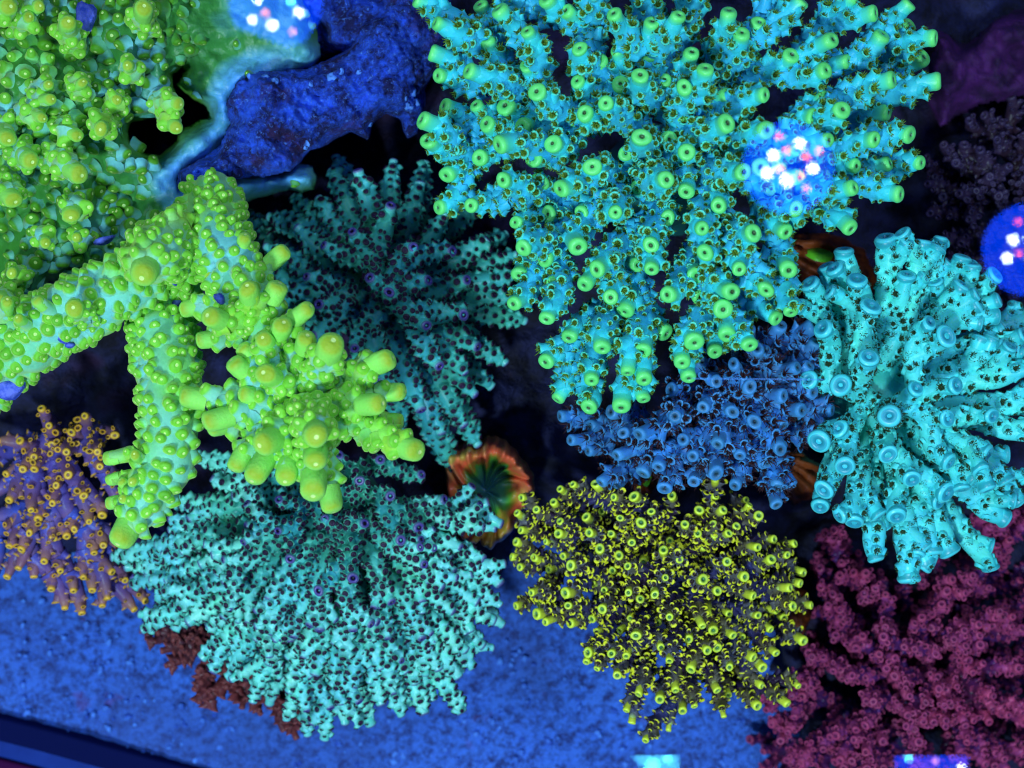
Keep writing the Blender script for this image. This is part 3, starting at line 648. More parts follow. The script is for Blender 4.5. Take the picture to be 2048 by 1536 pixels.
D2 = [(260, 1132), (270, 1165), (320, 1089), (407, 1126), (432, 1107, .2), (451, 1163, .2), (362, 1211), (383, 1238), (289, 1257), (420, 1253, -.2), (515, 1275, .1), (407, 1311), (461, 1356), (507, 1398), (582, 1116, .5), (706, 1153, .5), (652, 1037, .3), (725, 1047, .3), (588, 1267, .3), (631, 1344, .2), (580, 1379, .1), (573, 1435), (615, 1464), (650, 1472), (706, 1253, .4), (708, 1369), (710, 1431), (739, 1443), (775, 1269, .2), (841, 1269, .2), (856, 1292), (874, 1331), (864, 1394), (785, 1381), (800, 1423), (847, 1419), (922, 1419), (845, 1126, .4), (959, 1114), (993, 1161), (997, 1207), (980, 1238), (1000, 1245, -.3), (959, 1286), (926, 1296), (943, 1331), (914, 1348), (968, 1008), (984, 1054), (961, 1054, .2), (835, 1054), (914, 1091, -.3), (864, 1095, .2), (233, 1112), (387, 917, -.6), (378, 1012, -.4), (320, 1190, -.3), (340, 1160), (500, 1050, -.1), (540, 1190, .1), (450, 1230, -.1), (640, 1180, .2), (690, 1310, .1), (540, 1320, -.2), (620, 1400), (760, 1330), (810, 1340), (680, 1400), (900, 1220, .1), (880, 1170, .1), (780, 1200, .1), (470, 990, -.4), (560, 1000, -.3), (780, 990, -.2), (300, 1230, -.2), (440, 1290, -.2), (490, 1340, -.2), (540, 1400, -.2), (430, 960, -.7), (880, 1000, -.3)]
mint2 = Coral('branching_coral', 'pale mint fan of dotted branches spreading over the blue sand', [MINT, MPOL, MTIP], P(670, 1010, -8), lambda v, d: t_dot(v, d), mint_axial, seed=32)
mint2.grow(D2+[(345, 1060, -.3), (300, 1150, -.3), (350, 1250, -.3), (465, 1300, -.3), (690, 1440, -.2), (760, 1400, -.2), (830, 1360, -.2), (900, 1390, -.2), (950, 1200, -.2), (930, 1260, -.2), (640, 1250, .1), (540, 1260, 0), (900, 1140, 0), (600, 1330, -.2), (960, 1160, -.3), (330, 1000, -.6), (600, 925, -.9), (680, 915, -.9), (760, 920, -.9), (840, 950, -.7), (540, 940, -.9), (500, 925, -1.0), (720, 960, -.3), (640, 960, -.3), (560, 1060, .1), (800, 1080, .2), (480, 1100, 0), (430, 1330, -.4), (520, 1370, -.4), (670, 1420, -.3)], (690, 1010, -5.5), 430, -3.9, 1.7, .115, .185, amax=74, bend=.38, fan=.42, forks=True, inner_dt=1.7, fan_rise=.05, bare=.06, cupr=.068, cupvar=.35, spacing=.20, taper=1.0, tilt=1.1, lmin=.9, grow=.1, zmin=-.35, jz=.26, seg=14, ell=(1, 1.05))  # inner_dt starts the hub branches darker, widening the painted centre shade
mint2.stump((690, 1010, -6.3), -12, .5, 1.4); mint2.finish()

# ================================================================== blue coral
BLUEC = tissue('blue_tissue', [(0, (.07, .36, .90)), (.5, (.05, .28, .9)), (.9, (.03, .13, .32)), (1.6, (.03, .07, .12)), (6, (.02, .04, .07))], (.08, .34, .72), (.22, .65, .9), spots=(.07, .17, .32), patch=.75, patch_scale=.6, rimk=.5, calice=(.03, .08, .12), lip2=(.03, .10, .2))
BPOL = plain('maroon_polyp', (.035, .008, .012), .6, (.07, .02, .02), 10)
F = [(1135, 831), (1254, 861), (1237, 824, -.3), (1295, 861), (1162, 878), (1292, 889, -.3), (1258, 902), (1411, 810), (1459, 820), (1507, 841), (1493, 776), (1473, 735), (1545, 793), (1524, 708), (1551, 663), (1606, 667), (1620, 704), (1555, 841), (1555, 885), (1528, 913), (1627, 878), (1600, 738), (1216, 953), (1257, 904), (1332, 965), (1390, 957), (1430, 932), (1475, 961), (1552, 961), (1574, 957), (1549, 993), (1523, 920), (1555, 888, -.3), (1505, 837, -.3), (1547, 790), (1651, 869), (1625, 712), (1518, 707), (1350, 830), (1370, 880), (1320, 920), (1390, 905), (1440, 870), (1480, 900), (1590, 820), (1610, 780), (1640, 820), (1430, 760), (1190, 900, -.3), (1200, 850, -.4), (1350, 780, -.3), (1570, 740), (1500, 670, -.4), (1400, 730, -.6), (1250, 950, -.4), (1290, 935, -.3)]
blue = Coral('branching_coral', 'dull blue tubular coral with maroon tentacles, squeezed below the teal coral', [BLUEC, BPOL], P(1430, 790, -7), lambda v, d: t_cup(v, d, 10, 2.1, 10, 2.4, .15, .5, .2, .9, .9), lambda v, d: t_axial(v, d, 18, 1.8+.4*v, .18, dimple=.25, flare=1.05, tent=6), seed=41)
blue.grow(F, (1430, 800, -7), 230, -2.3, 1.0, .15, .17, amax=48, cupr=.088, spacing=.29, taper=.5, tilt=.75, lmin=.8, grow=.0, zmin=-.4, jz=.2)
blue.stump((1430, 800, -7), -10, .8, 1.3); blue.finish()

# ================================================================== turquoise coral
TURQ = tissue('turquoise_tissue', [(0, (.06, .74, .72)), (.4, (.12, .95, .80)), (2, (.14, .98, .76)), (6, (.05, .6, .5))], (.08, .70, .62), (.2, 1, .95), spots=(.06, .62, .95), patch=.45, rimk=.35, calice=(.02, .10, .06))
m = NT('turquoise_tip'); h = m.attr('h')
c = m.ramp(m.math('MULTIPLY', h, .5), [(.1, (.07, .82, .78)), (.3, (.03, .46, .48)), (.44, (.03, .40, .42)), (.51, (.10, .85, .85)), (.56, (.04, .48, .55)), (.72, (.025, .30, .38)), (1, (.01, .04, .20))])
c = m.mix(m.ramp(m.facing(.5), [(.5, 0), (.95, .7)]), c, (.2, .95, .9))
m.l(c, m.b.inputs['Base Color']); m.b.inputs['Roughness'].default_value = .35; UTIP = m.m
UPOL = plain('dark_olive_polyp', (.02, .045, .015), .6, (.05, .10, .03), 12)
def turq_axial(var, dt):
    b = t_axial(var, dt, 24, .75+.15*var, .2, dimple=.42, flare=1.0)
    for v_ in b.v: v_[:, :2] *= (1+.16*np.clip(1-((v_[:, 2]-.45)/.6)**2, 0, 1))[:, None]; b.m3 = [x*0+2 for x in b.m3]; b.m4 = [x*0+2 for x in b.m4]; return b
G = [(1773, 486), (1687, 507), (1656, 540, -.3), (1622, 569), (1713, 564), (1812, 556), (1844, 491), (1880, 483), (1924, 520), (1917, 577), (1987, 551), (1740, 616), (1651, 660), (1854, 650), (1948, 611), (1891, 673), (2008, 697), (2000, 660, -.3), (2042, 671), (1737, 718, .3), (1909, 772), (1779, 832, .3), (1893, 835), (1776, 908), (1893, 921), (1943, 955), (1823, 955), (1888, 983), (1875, 1002, -.3), (1792, 1028), (1648, 978), (1641, 1009, -.3), (1708, 1041), (1750, 1113), (1818, 1155), (1865, 1098), (1896, 1098, -.3), (1982, 1134), (2005, 1035), (2036, 999), (2062, 869), (1969, 905), (2057, 733), (2080, 806), (1690, 930, -.3), (2010, 960, -.3), (1640, 880, -.4), (1680, 860, -.3), (1620, 760, -.6), (1980, 830, -.2), (1830, 780, -.2), (2100, 620, -.3), (1680, 770, -.2)]
turq = Coral('branching_coral', 'bright turquoise coral with fat dimpled tips and dark polyp tufts', [TURQ, UPOL, UTIP], P(1760, 800, -6.5), lambda v, d: t_tuft(v, d), turq_axial, seed=51)
turq.grow(G, (1750, 800, -4.0), 340, -1.7, 1.2, .185, .20, amax=60, forks=True, fan=.7, fan_rise=.05, cupr=.082, cupvar=.35, spacing=.26, taper=.5, rough=.12, rvar=.14, tilt=1.2, lmin=.8, grow=0, zmin=-.3, seg=18, jz=.25)
turq.stump((1750, 800, -4.0), -10, 1.1, 1.5); turq.finish()

# ================================================================== yellow green coral
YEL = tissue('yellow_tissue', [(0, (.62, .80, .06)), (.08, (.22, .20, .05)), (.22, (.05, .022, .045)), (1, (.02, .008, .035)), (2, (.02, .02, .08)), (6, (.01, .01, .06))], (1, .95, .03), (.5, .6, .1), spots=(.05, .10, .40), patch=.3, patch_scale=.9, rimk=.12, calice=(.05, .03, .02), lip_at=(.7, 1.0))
m = NT('yellow_tip'); h = m.attr('h')
c = m.ramp(m.math('MULTIPLY', h, .5), [(.05, (.12, .10, .05)), (.2, (.60, .66, .04)), (.5, (.85, 1, .05)), (.68, (.5, .66, .06)), (1, (.06, .20, .06))])
m.l(c, m.b.inputs['Base Color']); m.b.inputs['Roughness'].default_value = .35; YTIP = m.m
YPOL = plain('dark_purple_polyp', (.02, .006, .03), .6, (.05, .02, .03), 12)
def yel_axial(var, dt):
    b = t_axial(var, dt, 14, 1.9+.3*var, .34, dimple=.5, flare=1.15); b.m3 = [x*0+2 for x in b.m3]; b.m4 = [x*0+2 for x in b.m4]; return b
H = [(1041, 1031), (1075, 1021), (1051, 993), (1111, 1009), (1126, 981), (1150, 971), (1200, 979), (1233, 995), (1273, 995), (1241, 1035), (1283, 1048), (1303, 1025), (1184, 1066), (1124, 1068), (1099, 1086), (1053, 1060), (1124, 1046), (1039, 1086), (1033, 1114), (1045, 1134), (1146, 1130), (1263, 1082), (1259, 1132), (1327, 1106), (1356, 1118), (1329, 1155), (1309, 1183), (1259, 1181), (1212, 1177), (1208, 1215), (1140, 1185), (1071, 1181), (1087, 1207), (1039, 1209), (1083, 1227), (1140, 1211), (1103, 1239), (1148, 1245), (1346, 995), (1370, 1052), (1398, 1023), (1440, 1023), (1424, 997), (1424, 1050), (1396, 1068), (1428, 1074), (1471, 1054), (1453, 1068), (1491, 1021), (1515, 1035), (1487, 1001), (1430, 965), (1503, 1092), (1541, 1078), (1576, 1088), (1570, 1110), (1535, 1122), (1451, 1124), (1590, 1140), (1402, 1159), (1430, 1181), (1493, 1187), (1562, 1175), (1592, 1165), (1612, 1209), (1578, 1209), (1340, 1231), (1398, 1239), (1426, 1253), (1457, 1264), (1378, 1272), (1533, 1253), (1596, 1276), (1273, 1268), (1255, 1302), (1180, 1304), (1175, 1316), (1198, 1332), (1225, 1304), (1235, 1344), (1319, 1290), (1340, 1312), (1410, 1296), (1430, 1288), (1384, 1328), (1497, 1310), (1519, 1328), (1428, 1344), (1299, 1354), (1281, 1372), (1257, 1409), (1265, 1437), (1293, 1473), (1338, 1449), (1366, 1413), (1388, 1405), (1445, 1423), (1430, 1372), (1507, 1405), (1513, 1364), (1560, 1397), (1592, 1368), (1460, 1330), (1545, 1300), (1350, 1370), (1200, 1100), (1480, 1150), (1510, 1230), (1320, 1390)]
g0 = np.random.default_rng(4)
yel = Coral('branching_coral', 'yellow green bushy coral with small ring tips and dark purple between', [YEL, YPOL, YTIP], P(1340, 1140, -8), lambda v, d: t_scale(v, d), yel_axial, n_single=220, seed=61)
yel.grow([(q[0], q[1], float(g0.uniform(-.35, .35)), .098*float(g0.uniform(.8, 1.15))) for q in H]+fill(H, [(1080, 1040), (1200, 1000), (1440, 1000), (1560, 1120), (1580, 1280), (1480, 1380), (1300, 1400), (1220, 1280), (1080, 1180)], 36, 3, -.8), (1340, 1130, -7.5), 330, -3.2, 1.7,   .098, .13, amax=50, cupr=.062, spacing=.175, taper=.4, cupvar=.4, tilt=.8, lmin=.7, grow=0, zmin=-.3, jz=.2, seg=10)
yel.stump((1340, 1130, -7.5), -12, .8, 1.3); yel.finish()

# ================================================================== orange cupped blue coral
ORG = tissue('violet_tissue', [(0, (.55, .24, .12)), (.35, (.28, .13, .25)), (.9, (.08, .12, .6)), (2, (.05, .14, .85)), (6, (.03, .07, .5))], (.85, .42, .03), (.3, .2, .6), spots=(.14, .05, .22), patch=.7, patch_scale=.5, rimk=.25, calice=(.12, .05, .02), lip_at=(.5, .9))
m = NT('orange_tip'); h = m.attr('h')
c = m.ramp(m.math('MULTIPLY', h, .5), [(.05, (.22, .1, .25)), (.3, (.6, .28, .08)), (.48, (1, .52, .03)), (.68, (.8, .5, .03)), (.8, (.1, .05, .02)), (1, (.04, .02, .02))])
m.l(c, m.b.inputs['Base Color']); m.b.inputs['Roughness'].default_value = .4; OTIP = m.m
OPOL = plain('brown_polyp', (.05, .02, .02), .6)
def org_axial(var, dt):
    b = t_axial(var, dt, 14, 1.0, .25, dimple=.3, flare=1.35); b.m3 = [x*0+2 for x in b.m3]; b.m4 = [x*0+2 for x in b.m4]; return b
It = [(85, 819), (99, 851), (41, 882), (171, 832), (68, 913), (14, 947), (46, 938), (70, 937), (137, 950), (103, 889), (133, 903), (195, 903), (200, 932), (167, 991), (20, 998), (113, 971), (106, 1005), (62, 1019), (77, 1036), (106, 1075), (149, 1058), (133, 1070), (178, 1043), (205, 1029), (44, 1097), (20, 1090), (207, 1090), (89, 1121), (38, 1135), (15, 1152), (68, 1152), (103, 1176), (147, 1179), (167, 1152), (195, 1128), (222, 1142), (130, 1213), (164, 1224), (185, 1179), (205, 1210), (215, 1193), (239, 1094), (267, 1217), (290, 1200), (188, 1104), (-30, 1000), (-40, 1060), (-30, 1120), (240, 1010), (240, 960), (120, 1140), (60, 1065), (250, 1160), (320, 1110), (330, 1180), (-60, 930), (-20, 1170)]
org = Coral('branching_coral', 'violet blue coral with small orange cups at the left edge above the sand', [ORG, OPOL, OTIP], P(120, 800, -9), lambda v, d: t_cup(v, d, 9, 1.5, 0, lipw=.3, depth=.7, slant=.5), org_axial, n_single=160, seed=71)
org.grow(It+fill(It, [(-60, 900), (100, 820), (230, 860), (250, 1150), (180, 1210), (-60, 1160)], 46, 5, -.3), (150, 880, -9.2), 330, -5.0, 1.3, .09, .25, amax=64, cupvar=.4, cupr=.055, spacing=.36, taper=1.2, tilt=.85, lmin=.9, grow=.2, zmin=-.3, jz=.2, seg=12, ell=(.8, 1.1))
org.stump((150, 880, -9.2), -12, .9, 1.3); org.finish()

# ================================================================== magenta coral
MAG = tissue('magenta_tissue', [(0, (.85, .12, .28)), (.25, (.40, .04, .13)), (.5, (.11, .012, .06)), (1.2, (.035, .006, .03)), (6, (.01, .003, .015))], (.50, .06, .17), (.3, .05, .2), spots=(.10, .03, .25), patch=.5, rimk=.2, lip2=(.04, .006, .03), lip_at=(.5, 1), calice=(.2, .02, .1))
g = np.random.default_rng(9)
clumps = [(1656, 1171), (1679, 1244), (1717, 1290), (1637, 1320), (1694, 1351), (1774, 1244), (1847, 1213), (1839, 1293), (1786, 1332), (1885, 1370), (1919, 1278), (1950, 1248), (1950, 1324), (2003, 1217), (2022, 1248), (1965, 1164), (2000, 1099), (2041, 1026), (1744, 1419), (1801, 1404), (1702, 1469), (1847, 1427), (1820, 1461), (1900, 1427), (1954, 1442), (1980, 1400), (1572, 1454), (1633, 1500), (1538, 1397), (1614, 1381), (1935, 1496), (2015, 1515), (1660, 1064), (1977, 1049), (1706, 1141), (1750, 1500), (2040, 1330), (2050, 1420), (1680, 1530), (1860, 1540), (1590, 1530), (2090, 1180), (2100, 1500), (1740, 1180), (1900, 1160)]
J = [(x+g.normal()*16, y+g.normal()*16, g.uniform(.1, .9), .105) for x, y in clumps for _ in range(5)]
J += [(x, y, g.uniform(-1.3, -.5), .10, .45) for x, y in poisson([(1640, 1050), (1760, 1140), (2000, 1010), (2120, 980), (2140, 1600), (1540, 1600), (1500, 1480), (1560, 1400), (1620, 1250)], 32, 12)]
FUZZ = plain('rose_polyp', (.22, .02, .09), .7, (.08, .01, .05), 9)
mag = Coral('branching_coral', 'dark magenta bushy coral with soft pink tips in the bottom right corner', [MAG, FUZZ], P(1850, 1330, -11), lambda v, d: t_cup(v, d, 8, 1.4, 5, 1.2, .16, slant=.6, twide=1.0), lambda v, d: t_axial(v, d, 12, 1.5, .3, flare=1.35, tent=7), seed=81, n_single=90)
mag.grow(J, (1850, 1330, -11.3), 330, -8.2, .9, .12, .15, amax=34, cupr=.06, spacing=.24, taper=.7, tilt=.8, lmin=.9, grow=.3, zmin=-.2, jz=.3, seg=9)
mag.stump((1850, 1330, -11.3), -12.5, 1.2, 1.6); mag.finish()

# ================================================================== brown red coral below the mint fan
RED = tissue('brick_tissue', [(0, (.24, .05, .05)), (.4, (.15, .03, .035)), (1.2, (.05, .012, .015)), (6, (.02, .006, .01))], (.26, .06, .06), (.3, .1, .12), spots=(.06, .03, .05), patch=.6, rimk=.3)
E = [(285, 1262), (300, 1285), (330, 1300), (345, 1322), (360, 1290), (385, 1270), (320, 1265), (335, 1330), (395, 1300), (398, 1340), (392, 1375), (400, 1400), (420, 1412), (440, 1385), (470, 1395), (485, 1410), (500, 1375), (460, 1340), (430, 1340), (455, 1370), (520, 1425), (535, 1405), (560, 1420), (565, 1455), (590, 1470), (600, 1440), (548, 1380), (500, 1330), (700, 1425), (720, 1400), (520, 1350), (405, 1360), (350, 1270), (415, 1320)]
red = Coral('branching_coral', 'small brick brown coral peeping out below the mint fan onto the sand', [RED, YPOL], P(520, 1230, -10), lambda v, d: t_cup(v, d, 7, 1.8, 0, slant=.5), lambda v, d: t_axial(v, d, 10, 1.5, .3), seed=91, n_single=90)
red.grow(E, (520, 1220, -10.3), 260, -7.2, .8, .08, .14, amax=80, cupr=.075, spacing=.22, taper=.6, tilt=.7, lmin=.8, grow=.2, zmin=-.3, jz=.15, seg=8)
red.stump((520, 1220, -10.3), -12.5, .6, 1.0); red.finish()

# ================================================================== dark brown coral at the right edge
BRN = tissue('umber_tissue', [(0, (.06, .035, .09)), (.4, (.035, .018, .04)), (1.2, (.018, .008, .012)), (6, (.01, .004, .006))], (.05, .03, .08), (.06, .04, .12), spots=(.03, .01, .015), rimk=.3)
t_pts = poisson([(1840, 330), (1900, 250), (2100, 170), (2150, 560), (2000, 640), (1900, 600), (1860, 450)], 34, 5)
brn = Coral('branching_coral', 'almost black brown coral in the shade at the right edge', [BRN, YPOL], P(2000, 380, -10), lambda v, d: t_cup(v, d, 7, 1.6, 0, slant=.4), lambda v, d: t_axial(v, d, 12, 1.5, .3, flare=1.2), seed=101, n_single=60)
brn.grow([(x, y, g.uniform(-.2, .2)) for x, y in t_pts], (2000, 390, -10), 260, -6.0, 1.0, .11, .17, amax=55, cupr=.07, spacing=.24, taper=.6, tilt=.8, lmin=.8, grow=.2, zmin=-.2, seg=8, jz=.2)
brn.stump((2000, 390, -10), -11, .8, 1.0); brn.finish()
PUR = plain('purple_crust', (.022, .004, .035), .8, (.07, .008, .10), 1.6, bumpk=.8, bump_scale=4)
t = thing('coralline_rock', 'dim purple crusted rock in the top right corner', 'rock', P(1960, 120, -7))
cr3 = Crust([(1870, 60), (1930, 90), (1990, 40), (2200, -60), (2250, 180), (2100, 190), (1960, 210), (1880, 260), (1850, 180)], -5.8, 1.2, 60, 6, (.9, .02), 51, ragged=9, skirt=3)
mb = MB(); v, f3, f4, m3, m4, dt, h = cr3.mb.arrays(); mb.add(v, f3, f4); link('rock_face', mb.mesh('rock_face', [PUR], P(1960, 120, -7)), t)

# ================================================================== orange chalice crusts with green mouths
CHA = plain('orange_chalice_tissue', (.05, .008, .002), .6, (.26, .05, .006), 1.0, bumpk=.6, bump_scale=3)
EYE = plain('green_mouth', (.10, .55, .02), .4, (.2, .8, .03), 6)
def chalice(label, poly, z, eyes, seed):
    o0 = P(*np.array(poly).mean(0), z); t = thing('chalice_coral', label, 'coral', o0)
    c = Crust(poly, z, .5, 30, 5, (.35, .03), seed, ragged=5, skirt=3, fn=lambda X, Y, zz: zz+.10*np.sin(np.arctan2(Y-poly[0][1], X-poly[0][0])*26))
    mb = MB(); v, f3, f4, m3, m4, dt, h = c.mb.arrays(); mb.add(v, f3, f4); link('plate', mb.mesh('plate', [CHA], o0), t)
    for (px, py, r, s) in eyes:
        p, nn = c.at(px, py); V, f3, f4, h = lathe([(1.15, -.3), (1.05, .1), (.85, .3), (.5, .38), (.25, .3), (.1, .2)], 16, None, 0, .1)
        V = V*np.array([1, s, 1]); M = frame_mat(p, nn, np.array([1., 0, 0]), r); mb = MB(); mb.add(V@M[0].T+M[1], f3, f4); link('mouth', mb.mesh('mouth', [EYE], o0), t)
chalice('orange chalice plate with a large green mouth above the turquoise coral', [(1530, 480), (1600, 468), (1680, 470), (1730, 500), (1760, 570), (1700, 640), (1600, 620), (1540, 560)], -5.4, [(1640, 508, .32, .75)], 3)
chalice('orange chalice patch with a green mouth between turquoise branches', [(1900, 640), (1960, 625), (2010, 650), (1995, 690), (1940, 700), (1890, 690)], -5.0, [(1938, 684, .2, .6)], 4)
chalice('orange chalice sliver with a green mouth under the dull blue coral', [(1268, 930), (1305, 930), (1320, 970), (1300, 990), (1270, 985)], -5.6, [(1293, 962, .15, .7)], 5)
chalice('dark orange chalice crust between the dull blue and turquoise corals', [(1545, 905), (1600, 900), (1650, 935), (1640, 990), (1590, 1010), (1550, 980)], -6.6, [], 6)
chalice('dark orange chalice crust behind the right rim of the yellow green coral', [(1580, 1170), (1618, 1180), (1628, 1230), (1605, 1280), (1580, 1270), (1560, 1220)], -8.4, [], 7)

# ================================================================== folded brain coral
m = NT('folded_coral_tissue'); dt = m.attr('dt')
nz = m.noise(1.2, 3)
c = m.ramp(m.math('DIVIDE', m.math('ADD', dt, m.math('MULTIPLY', m.math('SUBTRACT', nz, .5), 1.5)), 1.6), [(0, (.03, .16, .16)), (.35, (.05, .22, .08)), (.48, (.08, .30, .03)), (.58, (.45, .22, .03)), (.7, (.9, .13, .05)), (1, (.85, .28, .10))])
c = m.mix(m.ramp(m.noise(.9, 2), [(.5, 0), (.6, .8)]), c, m.mix(.5, c, (.1, .5, .02)))
m.l(c, m.b.inputs['Base Color']); m.b.inputs['Roughness'].default_value = .35; FOLD = m.m
def folded(label, cx, cy, rx, ry, z0, seed):
    g = np.random.default_rng(seed); mb = MB(); na, nr = 220, 36; V = []; DT = []
    ph = g.uniform(0, 6.28, 4); c0 = P(cx, cy, z0)
    for i in range(nr):
        u = i/(nr-1)
        for j in range(na):
            a = 2*math.pi*j/na; lob = 1+.06*math.sin(3*a+ph[0])+.05*math.sin(5*a+ph[1])+.025*math.sin(11*a+ph[2])
            rr = u*lob; w1 = 2.6*math.sin(2*a+ph[3])+1.6*math.sin(3*a+ph[1]+5*u)+3.2*u; fold = .7*math.sin(11*a+w1)+.5*math.sin(23*a+2*w1+4*u)*u
            up = (.38+.2*math.sin(4*a+ph[2]))*math.exp(-((u-.8-.06*math.sin(3*a))/.15)**2)-.25*math.exp(-((u)/.3)**2)+.25*math.sin(2*a+ph[0]+6*u)*u
            zz = up+(.20*fold)*min(1, u*2.2)*(1 if u < .95 else .4)-(1.5*max(0, (u-.88)/.12)**2)
            V.append(c0+np.array([rr*rx*(1+.03*fold*u)*math.cos(a), rr*ry*(1+.03*fold*u)*math.sin(a), zz])); DT.append(u*1.6+.10*math.sin(5*a+ph[0])+.08*fold)
    I = np.arange(nr-1)[:, None]*na; Jx = np.arange(na)[None]; J2 = (Jx+1) % na
    mb.add(V, None, np.stack([I+Jx, I+J2, I+na+J2, I+na+Jx], -1).reshape(-1, 4), dt=DT)
    base = P(cx, cy, z0-1.3); t = thing('brain_coral', label, 'coral', base)
    link('folded_flesh', mb.mesh('folded_flesh', [FOLD], base), t)
    mb = MB(); V, f3, f4, h = lathe([(.5, -4.2), (.6, -3), (.85, -1.9), (.7, -1.7)], 24, None, 0, .06); V = V*np.array([rx, ry, 1]); mb.add(V+c0, f3, f4)
    link('skeleton_cup', mb.mesh('skeleton_cup', [DROCK], base), t)
folded('round folded coral with orange rim and green centre beside the mint fan', 972, 985, 1.12, 1.36, -6.2, 3)
folded('small orange folded coral half hidden under mint branches', 872, 1068, .5, .62, -6.4, 5)

# ================================================================== tank edge in the bottom left corner
SIL = plain('dark_silicone', (.003, .006, .06), .8, spec=.05); GLS = plain('blue_glass_edge', (.008, .03, .22), .6, (.012, .045, .30), .6, spec=.08); MAR = plain('maroon_trim', (.05, .004, .05), .7, spec=.05)
ang = math.atan2(-106, 400)
def bar(name, c_px, wid, zt, zb, mat, par, o0):
    a = np.array([math.cos(ang), math.sin(ang), 0]); b = np.array([-math.sin(ang), math.cos(ang), 0]); c = P(*c_px, ZS)
    V = []
    for s_ in np.linspace(-90, 90, 60):
        for (q, zz) in [(-wid/2, zb), (-wid/2, zt-.04), (-wid/2+.04, zt), (wid/2-.04, zt), (wid/2, zt-.04), (wid/2, zb)]:
            V.append(np.array([c[0], c[1], 0])+a*s_+b*(q+.015*math.sin(s_*3))+np.array([0, 0, zz]))
    F4 = [(i*6+k, i*6+k+1, (i+1)*6+k+1, (i+1)*6+k) for i in range(59) for k in range(5)]
    mb = MB(); mb.add(V, None, F4); link(name, mb.mesh(name, [mat], o0, smooth=False), par)
o0 = P(150, 1480, ZS); t = thing('tank_rim', 'dark blue edge of the glass tank crossing the sand', 'tank edge', o0)
bar('silicone_seam', (200, 1502), .62, ZS+.45, ZS-.6, SIL, t, o0)
bar('glass_edge', (192, 1536), .55, ZS+.36, ZS-.6, GLS, t, o0)
bar('trim_strip', (183, 1572), .30, ZS+.3, ZS-.6, MAR, t, o0)

# ================================================================== lamps over the tank, mirrored in the water
ZW, ZL = 4.2, 50.0
def above(px, py):      # the point at lamp height that a calm water surface mirrors to this point of the picture
    k = (D-ZW+ZL-ZW)/D/100; return np.array([(px-1024)*k, (768-py)*k, ZL])
def emit(name, c, s):
    m = bpy.data.materials.new(name); m.use_nodes = True; nt = m.node_tree; nt.nodes.clear()
    e = nt.nodes.new('ShaderNodeEmission'); o = nt.nodes.new('ShaderNodeOutputMaterial'); e.inputs[0].default_value = (*c, 1); e.inputs[1].default_value = s
    nt.links.new(e.outputs[0], o.inputs[0]); return m
LW = emit('white_led', (.72, .86, 1), 110); LR = emit('red_led', (1, .12, .35), 50); LV = emit('violet_led', (.75, .3, 1), 50); LCY = emit('cyan_led', (.1, .8, 1), 90)
LENS = emit('blue_lens_glow', (.0, .05, 1), 26); HOUS = plain('lamp_housing', (.02, .02, .025), .5)
def disc(c, r, n=20, z=0., wob=0):
    a = np.arange(n)*2*math.pi/n; rr = r*(1+wob*np.sin(3*a)); V = np.stack([c[0]+rr*np.cos(a), c[1]+rr*np.sin(a), np.full(n, c[2]+z)], 1)
    V = np.vstack([V, [c[0], c[1], c[2]+z]]); return V, [((j+1) % n, j, n) for j in range(n)]
def lamp(label, cx, cy, rpx, leds, shape=None):
    c = above(cx, cy); t = thing('aquarium_lamp', label, 'lamp', c); k = (D-ZW+ZL-ZW)/D/100
    mb = MB(); V, F = disc(c, rpx*k, 48, 0)
    if shape: V = np.array([above(*q) for q in shape]+[c]); n = len(shape); F = [((j+1) % n, j, n) for j in range(n)]; F = [f if np.cross(V[f[1]]-V[f[0]], V[f[2]]-V[f[0]])[2] < 0 else f[::-1] for f in F]
    mb.add(V, F); link('lens', mb.mesh('lens', [LENS], c), t)
    mb = MB(); V, f3, f4, h = lathe([(1.02, .01), (1.14, -.15), (1.18, .1), (1.1, 1.2), (.7, 1.5)], 48); V = V*np.array([rpx*k, rpx*k, 2]); V[:, 2] += .1
    mb.add(V+c, f3, f4, 0, 0)
    if not shape: link('housing', mb.mesh('housing', [HOUS], c), t)
    for (px, py, r, mt) in leds:
        p = above(px, py); mb = MB(); V, F = disc(p, r*k*.78, 16, -.12); mb.add(V, F); link('led', mb.mesh('led', [mt], c), t)
def frompix(L, x0, y0, s): return [(x0+a/s, y0+b/s, r/s, mt) for a, b, r, mt in L]
lamp('round blue lamp with many white and pink diodes mirrored over the teal coral', 1577, 335, 92,
     frompix([(608, 800, 30, LR), (726, 842, 40, LW), (652, 882, 32, LR), (573, 910, 43, LW), (762, 917, 36, LR), (840, 885, 30, LR), (537, 1016, 44, LW), (612, 990, 34, LR), (804, 988, 42, LW), (652, 1060, 48, LW), (732, 1030, 30, LR), (765, 1105, 30, LV)], 1350, 0, 2.925))
lamp('round blue lamp with few diodes mirrored at the right edge', 2056, 500, 92,
     frompix([(2003, 1298, 26, LR), (1975, 1405, 38, LW), (2008, 1482, 26, LR), (1940, 1510, 38, LW), (2070, 1400, 38, LW), (2080, 1520, 38, LW)], 1350, 0, 2.925))
lamp('square cornered blue lamp panel at the top edge, mirrored beside the blue rock', 545, 20, 100,
     frompix([(1515, 5, 30, LW), (1555, 78, 28, LR), (1480, 120, 32, LW), (1597, 152, 40, LW), (1715, 190, 28, LV), (1750, 77, 36, LW), (1705, 5, 32, LCY)], 0, 0, 2.926),
     shape=[(462, -120), (458, 20), (470, 55), (520, 74), (575, 95), (610, 84), (640, 40), (650, -40), (640, -120)])
CYG = emit('cyan_lens_glow', (.10, .75, 1), 26)
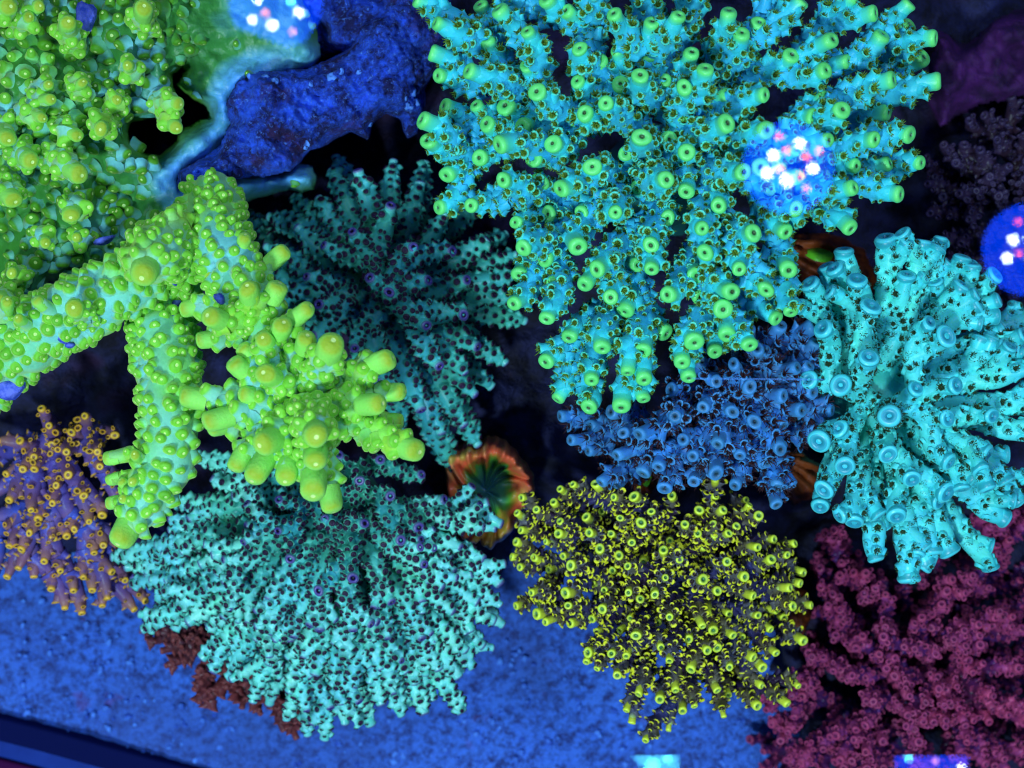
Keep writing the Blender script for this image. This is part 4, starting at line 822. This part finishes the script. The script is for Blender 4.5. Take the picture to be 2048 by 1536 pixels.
def panel(label, shape, mat, leds):
    c = above(*np.array(shape).mean(0)); t = thing('aquarium_lamp', label, 'lamp', c); k = (D-ZW+ZL-ZW)/D/100
    V = np.array([above(*q) for q in shape]); n = len(shape); mb = MB(); mb.add(V, [(0, i+1, i) for i in range(1, n-1)] if np.cross((V[1]-V[0])[:2], (V[2]-V[0])[:2]) > 0 else [(0, i, i+1) for i in range(1, n-1)])
    link('lens', mb.mesh('lens', [mat], c), t)
    top = V+np.array([0, 0, 2.]); W = np.vstack([V*1.0+np.array([0, 0, .05]), top]); mb = MB(); mb.add(W, [(n, n+i+1, n+i) for i in range(1, n-1)], [(i, (i+1) % n, n+(i+1) % n, n+i) for i in range(n)]); link('housing', mb.mesh('housing', [HOUS], c, smooth=False), t)
    for (px, py, r, mt) in leds:
        p = above(px, py); mb = MB(); Vd, F = disc(p, r*k, 16, -.12); mb.add(Vd, F); link('led', mb.mesh('led', [mt], c), t)
panel('slanted cyan lamp panel mirrored at the bottom edge below the yellow green coral', [(1264, 1509), (1356, 1509), (1362, 1600), (1330, 1600)], CYG, [(1305, 1530, 14, LCY), (1335, 1516, 8, LCY)])
panel('blue lamp panel with a violet diode mirrored at the bottom edge', [(1790, 1511), (1936, 1511), (1936, 1600), (1790, 1600)], LENS, [(1869, 1521, 6, LV), (1921, 1536, 8, LW), (1815, 1514, 7, LCY)])
# thin edge of a clear cover sheet lying over the tank
EDGE = plain('clear_sheet_edge', (.12, .35, .9), .2)
oe = P(1700, 760, 3); te = thing('cover_sheet_edge', 'thin pale line of a clear cover edge crossing over the dull blue coral', 'glass edge', oe); mb = MB()
tube(mb, np.array([P(1385+i*24, 757+i*.2, 3.) for i in range(12)]), np.full(12, .006), 6); link('edge', mb.mesh('edge', [EDGE], oe), te)
# the water surface where it is seen: small calm patches that mirror the lamps
m = bpy.data.materials.new('water_surface'); m.use_nodes = True; nt = m.node_tree; nt.nodes.clear()
o = nt.nodes.new('ShaderNodeOutputMaterial'); mx = nt.nodes.new('ShaderNodeMixShader'); tr = nt.nodes.new('ShaderNodeBsdfTransparent'); gl = nt.nodes.new('ShaderNodeBsdfGlossy')
gl.inputs['Roughness'].default_value = .004; mx.inputs[0].default_value = .035
bp = nt.nodes.new('ShaderNodeBump'); no = nt.nodes.new('ShaderNodeTexNoise'); gm = nt.nodes.new('ShaderNodeNewGeometry'); nt.links.new(gm.outputs['Position'], no.inputs['Vector'])
no.inputs['Scale'].default_value = 130; no.inputs['Detail'].default_value = 2; bp.inputs['Strength'].default_value = 0; bp.inputs['Distance'].default_value = .0005
nt.links.new(no.outputs['Fac'], bp.inputs['Height']); pass
nt.links.new(tr.outputs[0], mx.inputs[1]); nt.links.new(gl.outputs[0], mx.inputs[2]); nt.links.new(mx.outputs[0], o.inputs[0]); WAT = m
for (px, py, rx, ry) in [(1577, 335, 112, 112), (2056, 500, 112, 112), (550, -10, 130, 125), (1863, 1554, 80, 47), (1312, 1556, 54, 48)]:
    c = P(px, py, ZW); k = (D-ZW)/D/100; n = 60; a = np.arange(n)*2*math.pi/n; mb = MB()
    if ry < 60: V = [P(px-rx, py-ry, ZW), P(px+rx, py-ry, ZW), P(px+rx, py+ry, ZW), P(px-rx, py+ry, ZW)]; mb.add(V, None, [(0, 3, 2, 1)])
    else:
        V = np.stack([c[0]+rx*k*np.cos(a)*(1+.04*np.sin(3*a)), c[1]+ry*k*np.sin(a)*(1+.04*np.cos(4*a)), np.full(n, ZW)], 1); V = np.vstack([V, c]); mb.add(V, [(j, (j+1) % n, n) for j in range(n)])
    ob = link('water', mb.mesh('water', [WAT])); ob['kind'] = 'structure'
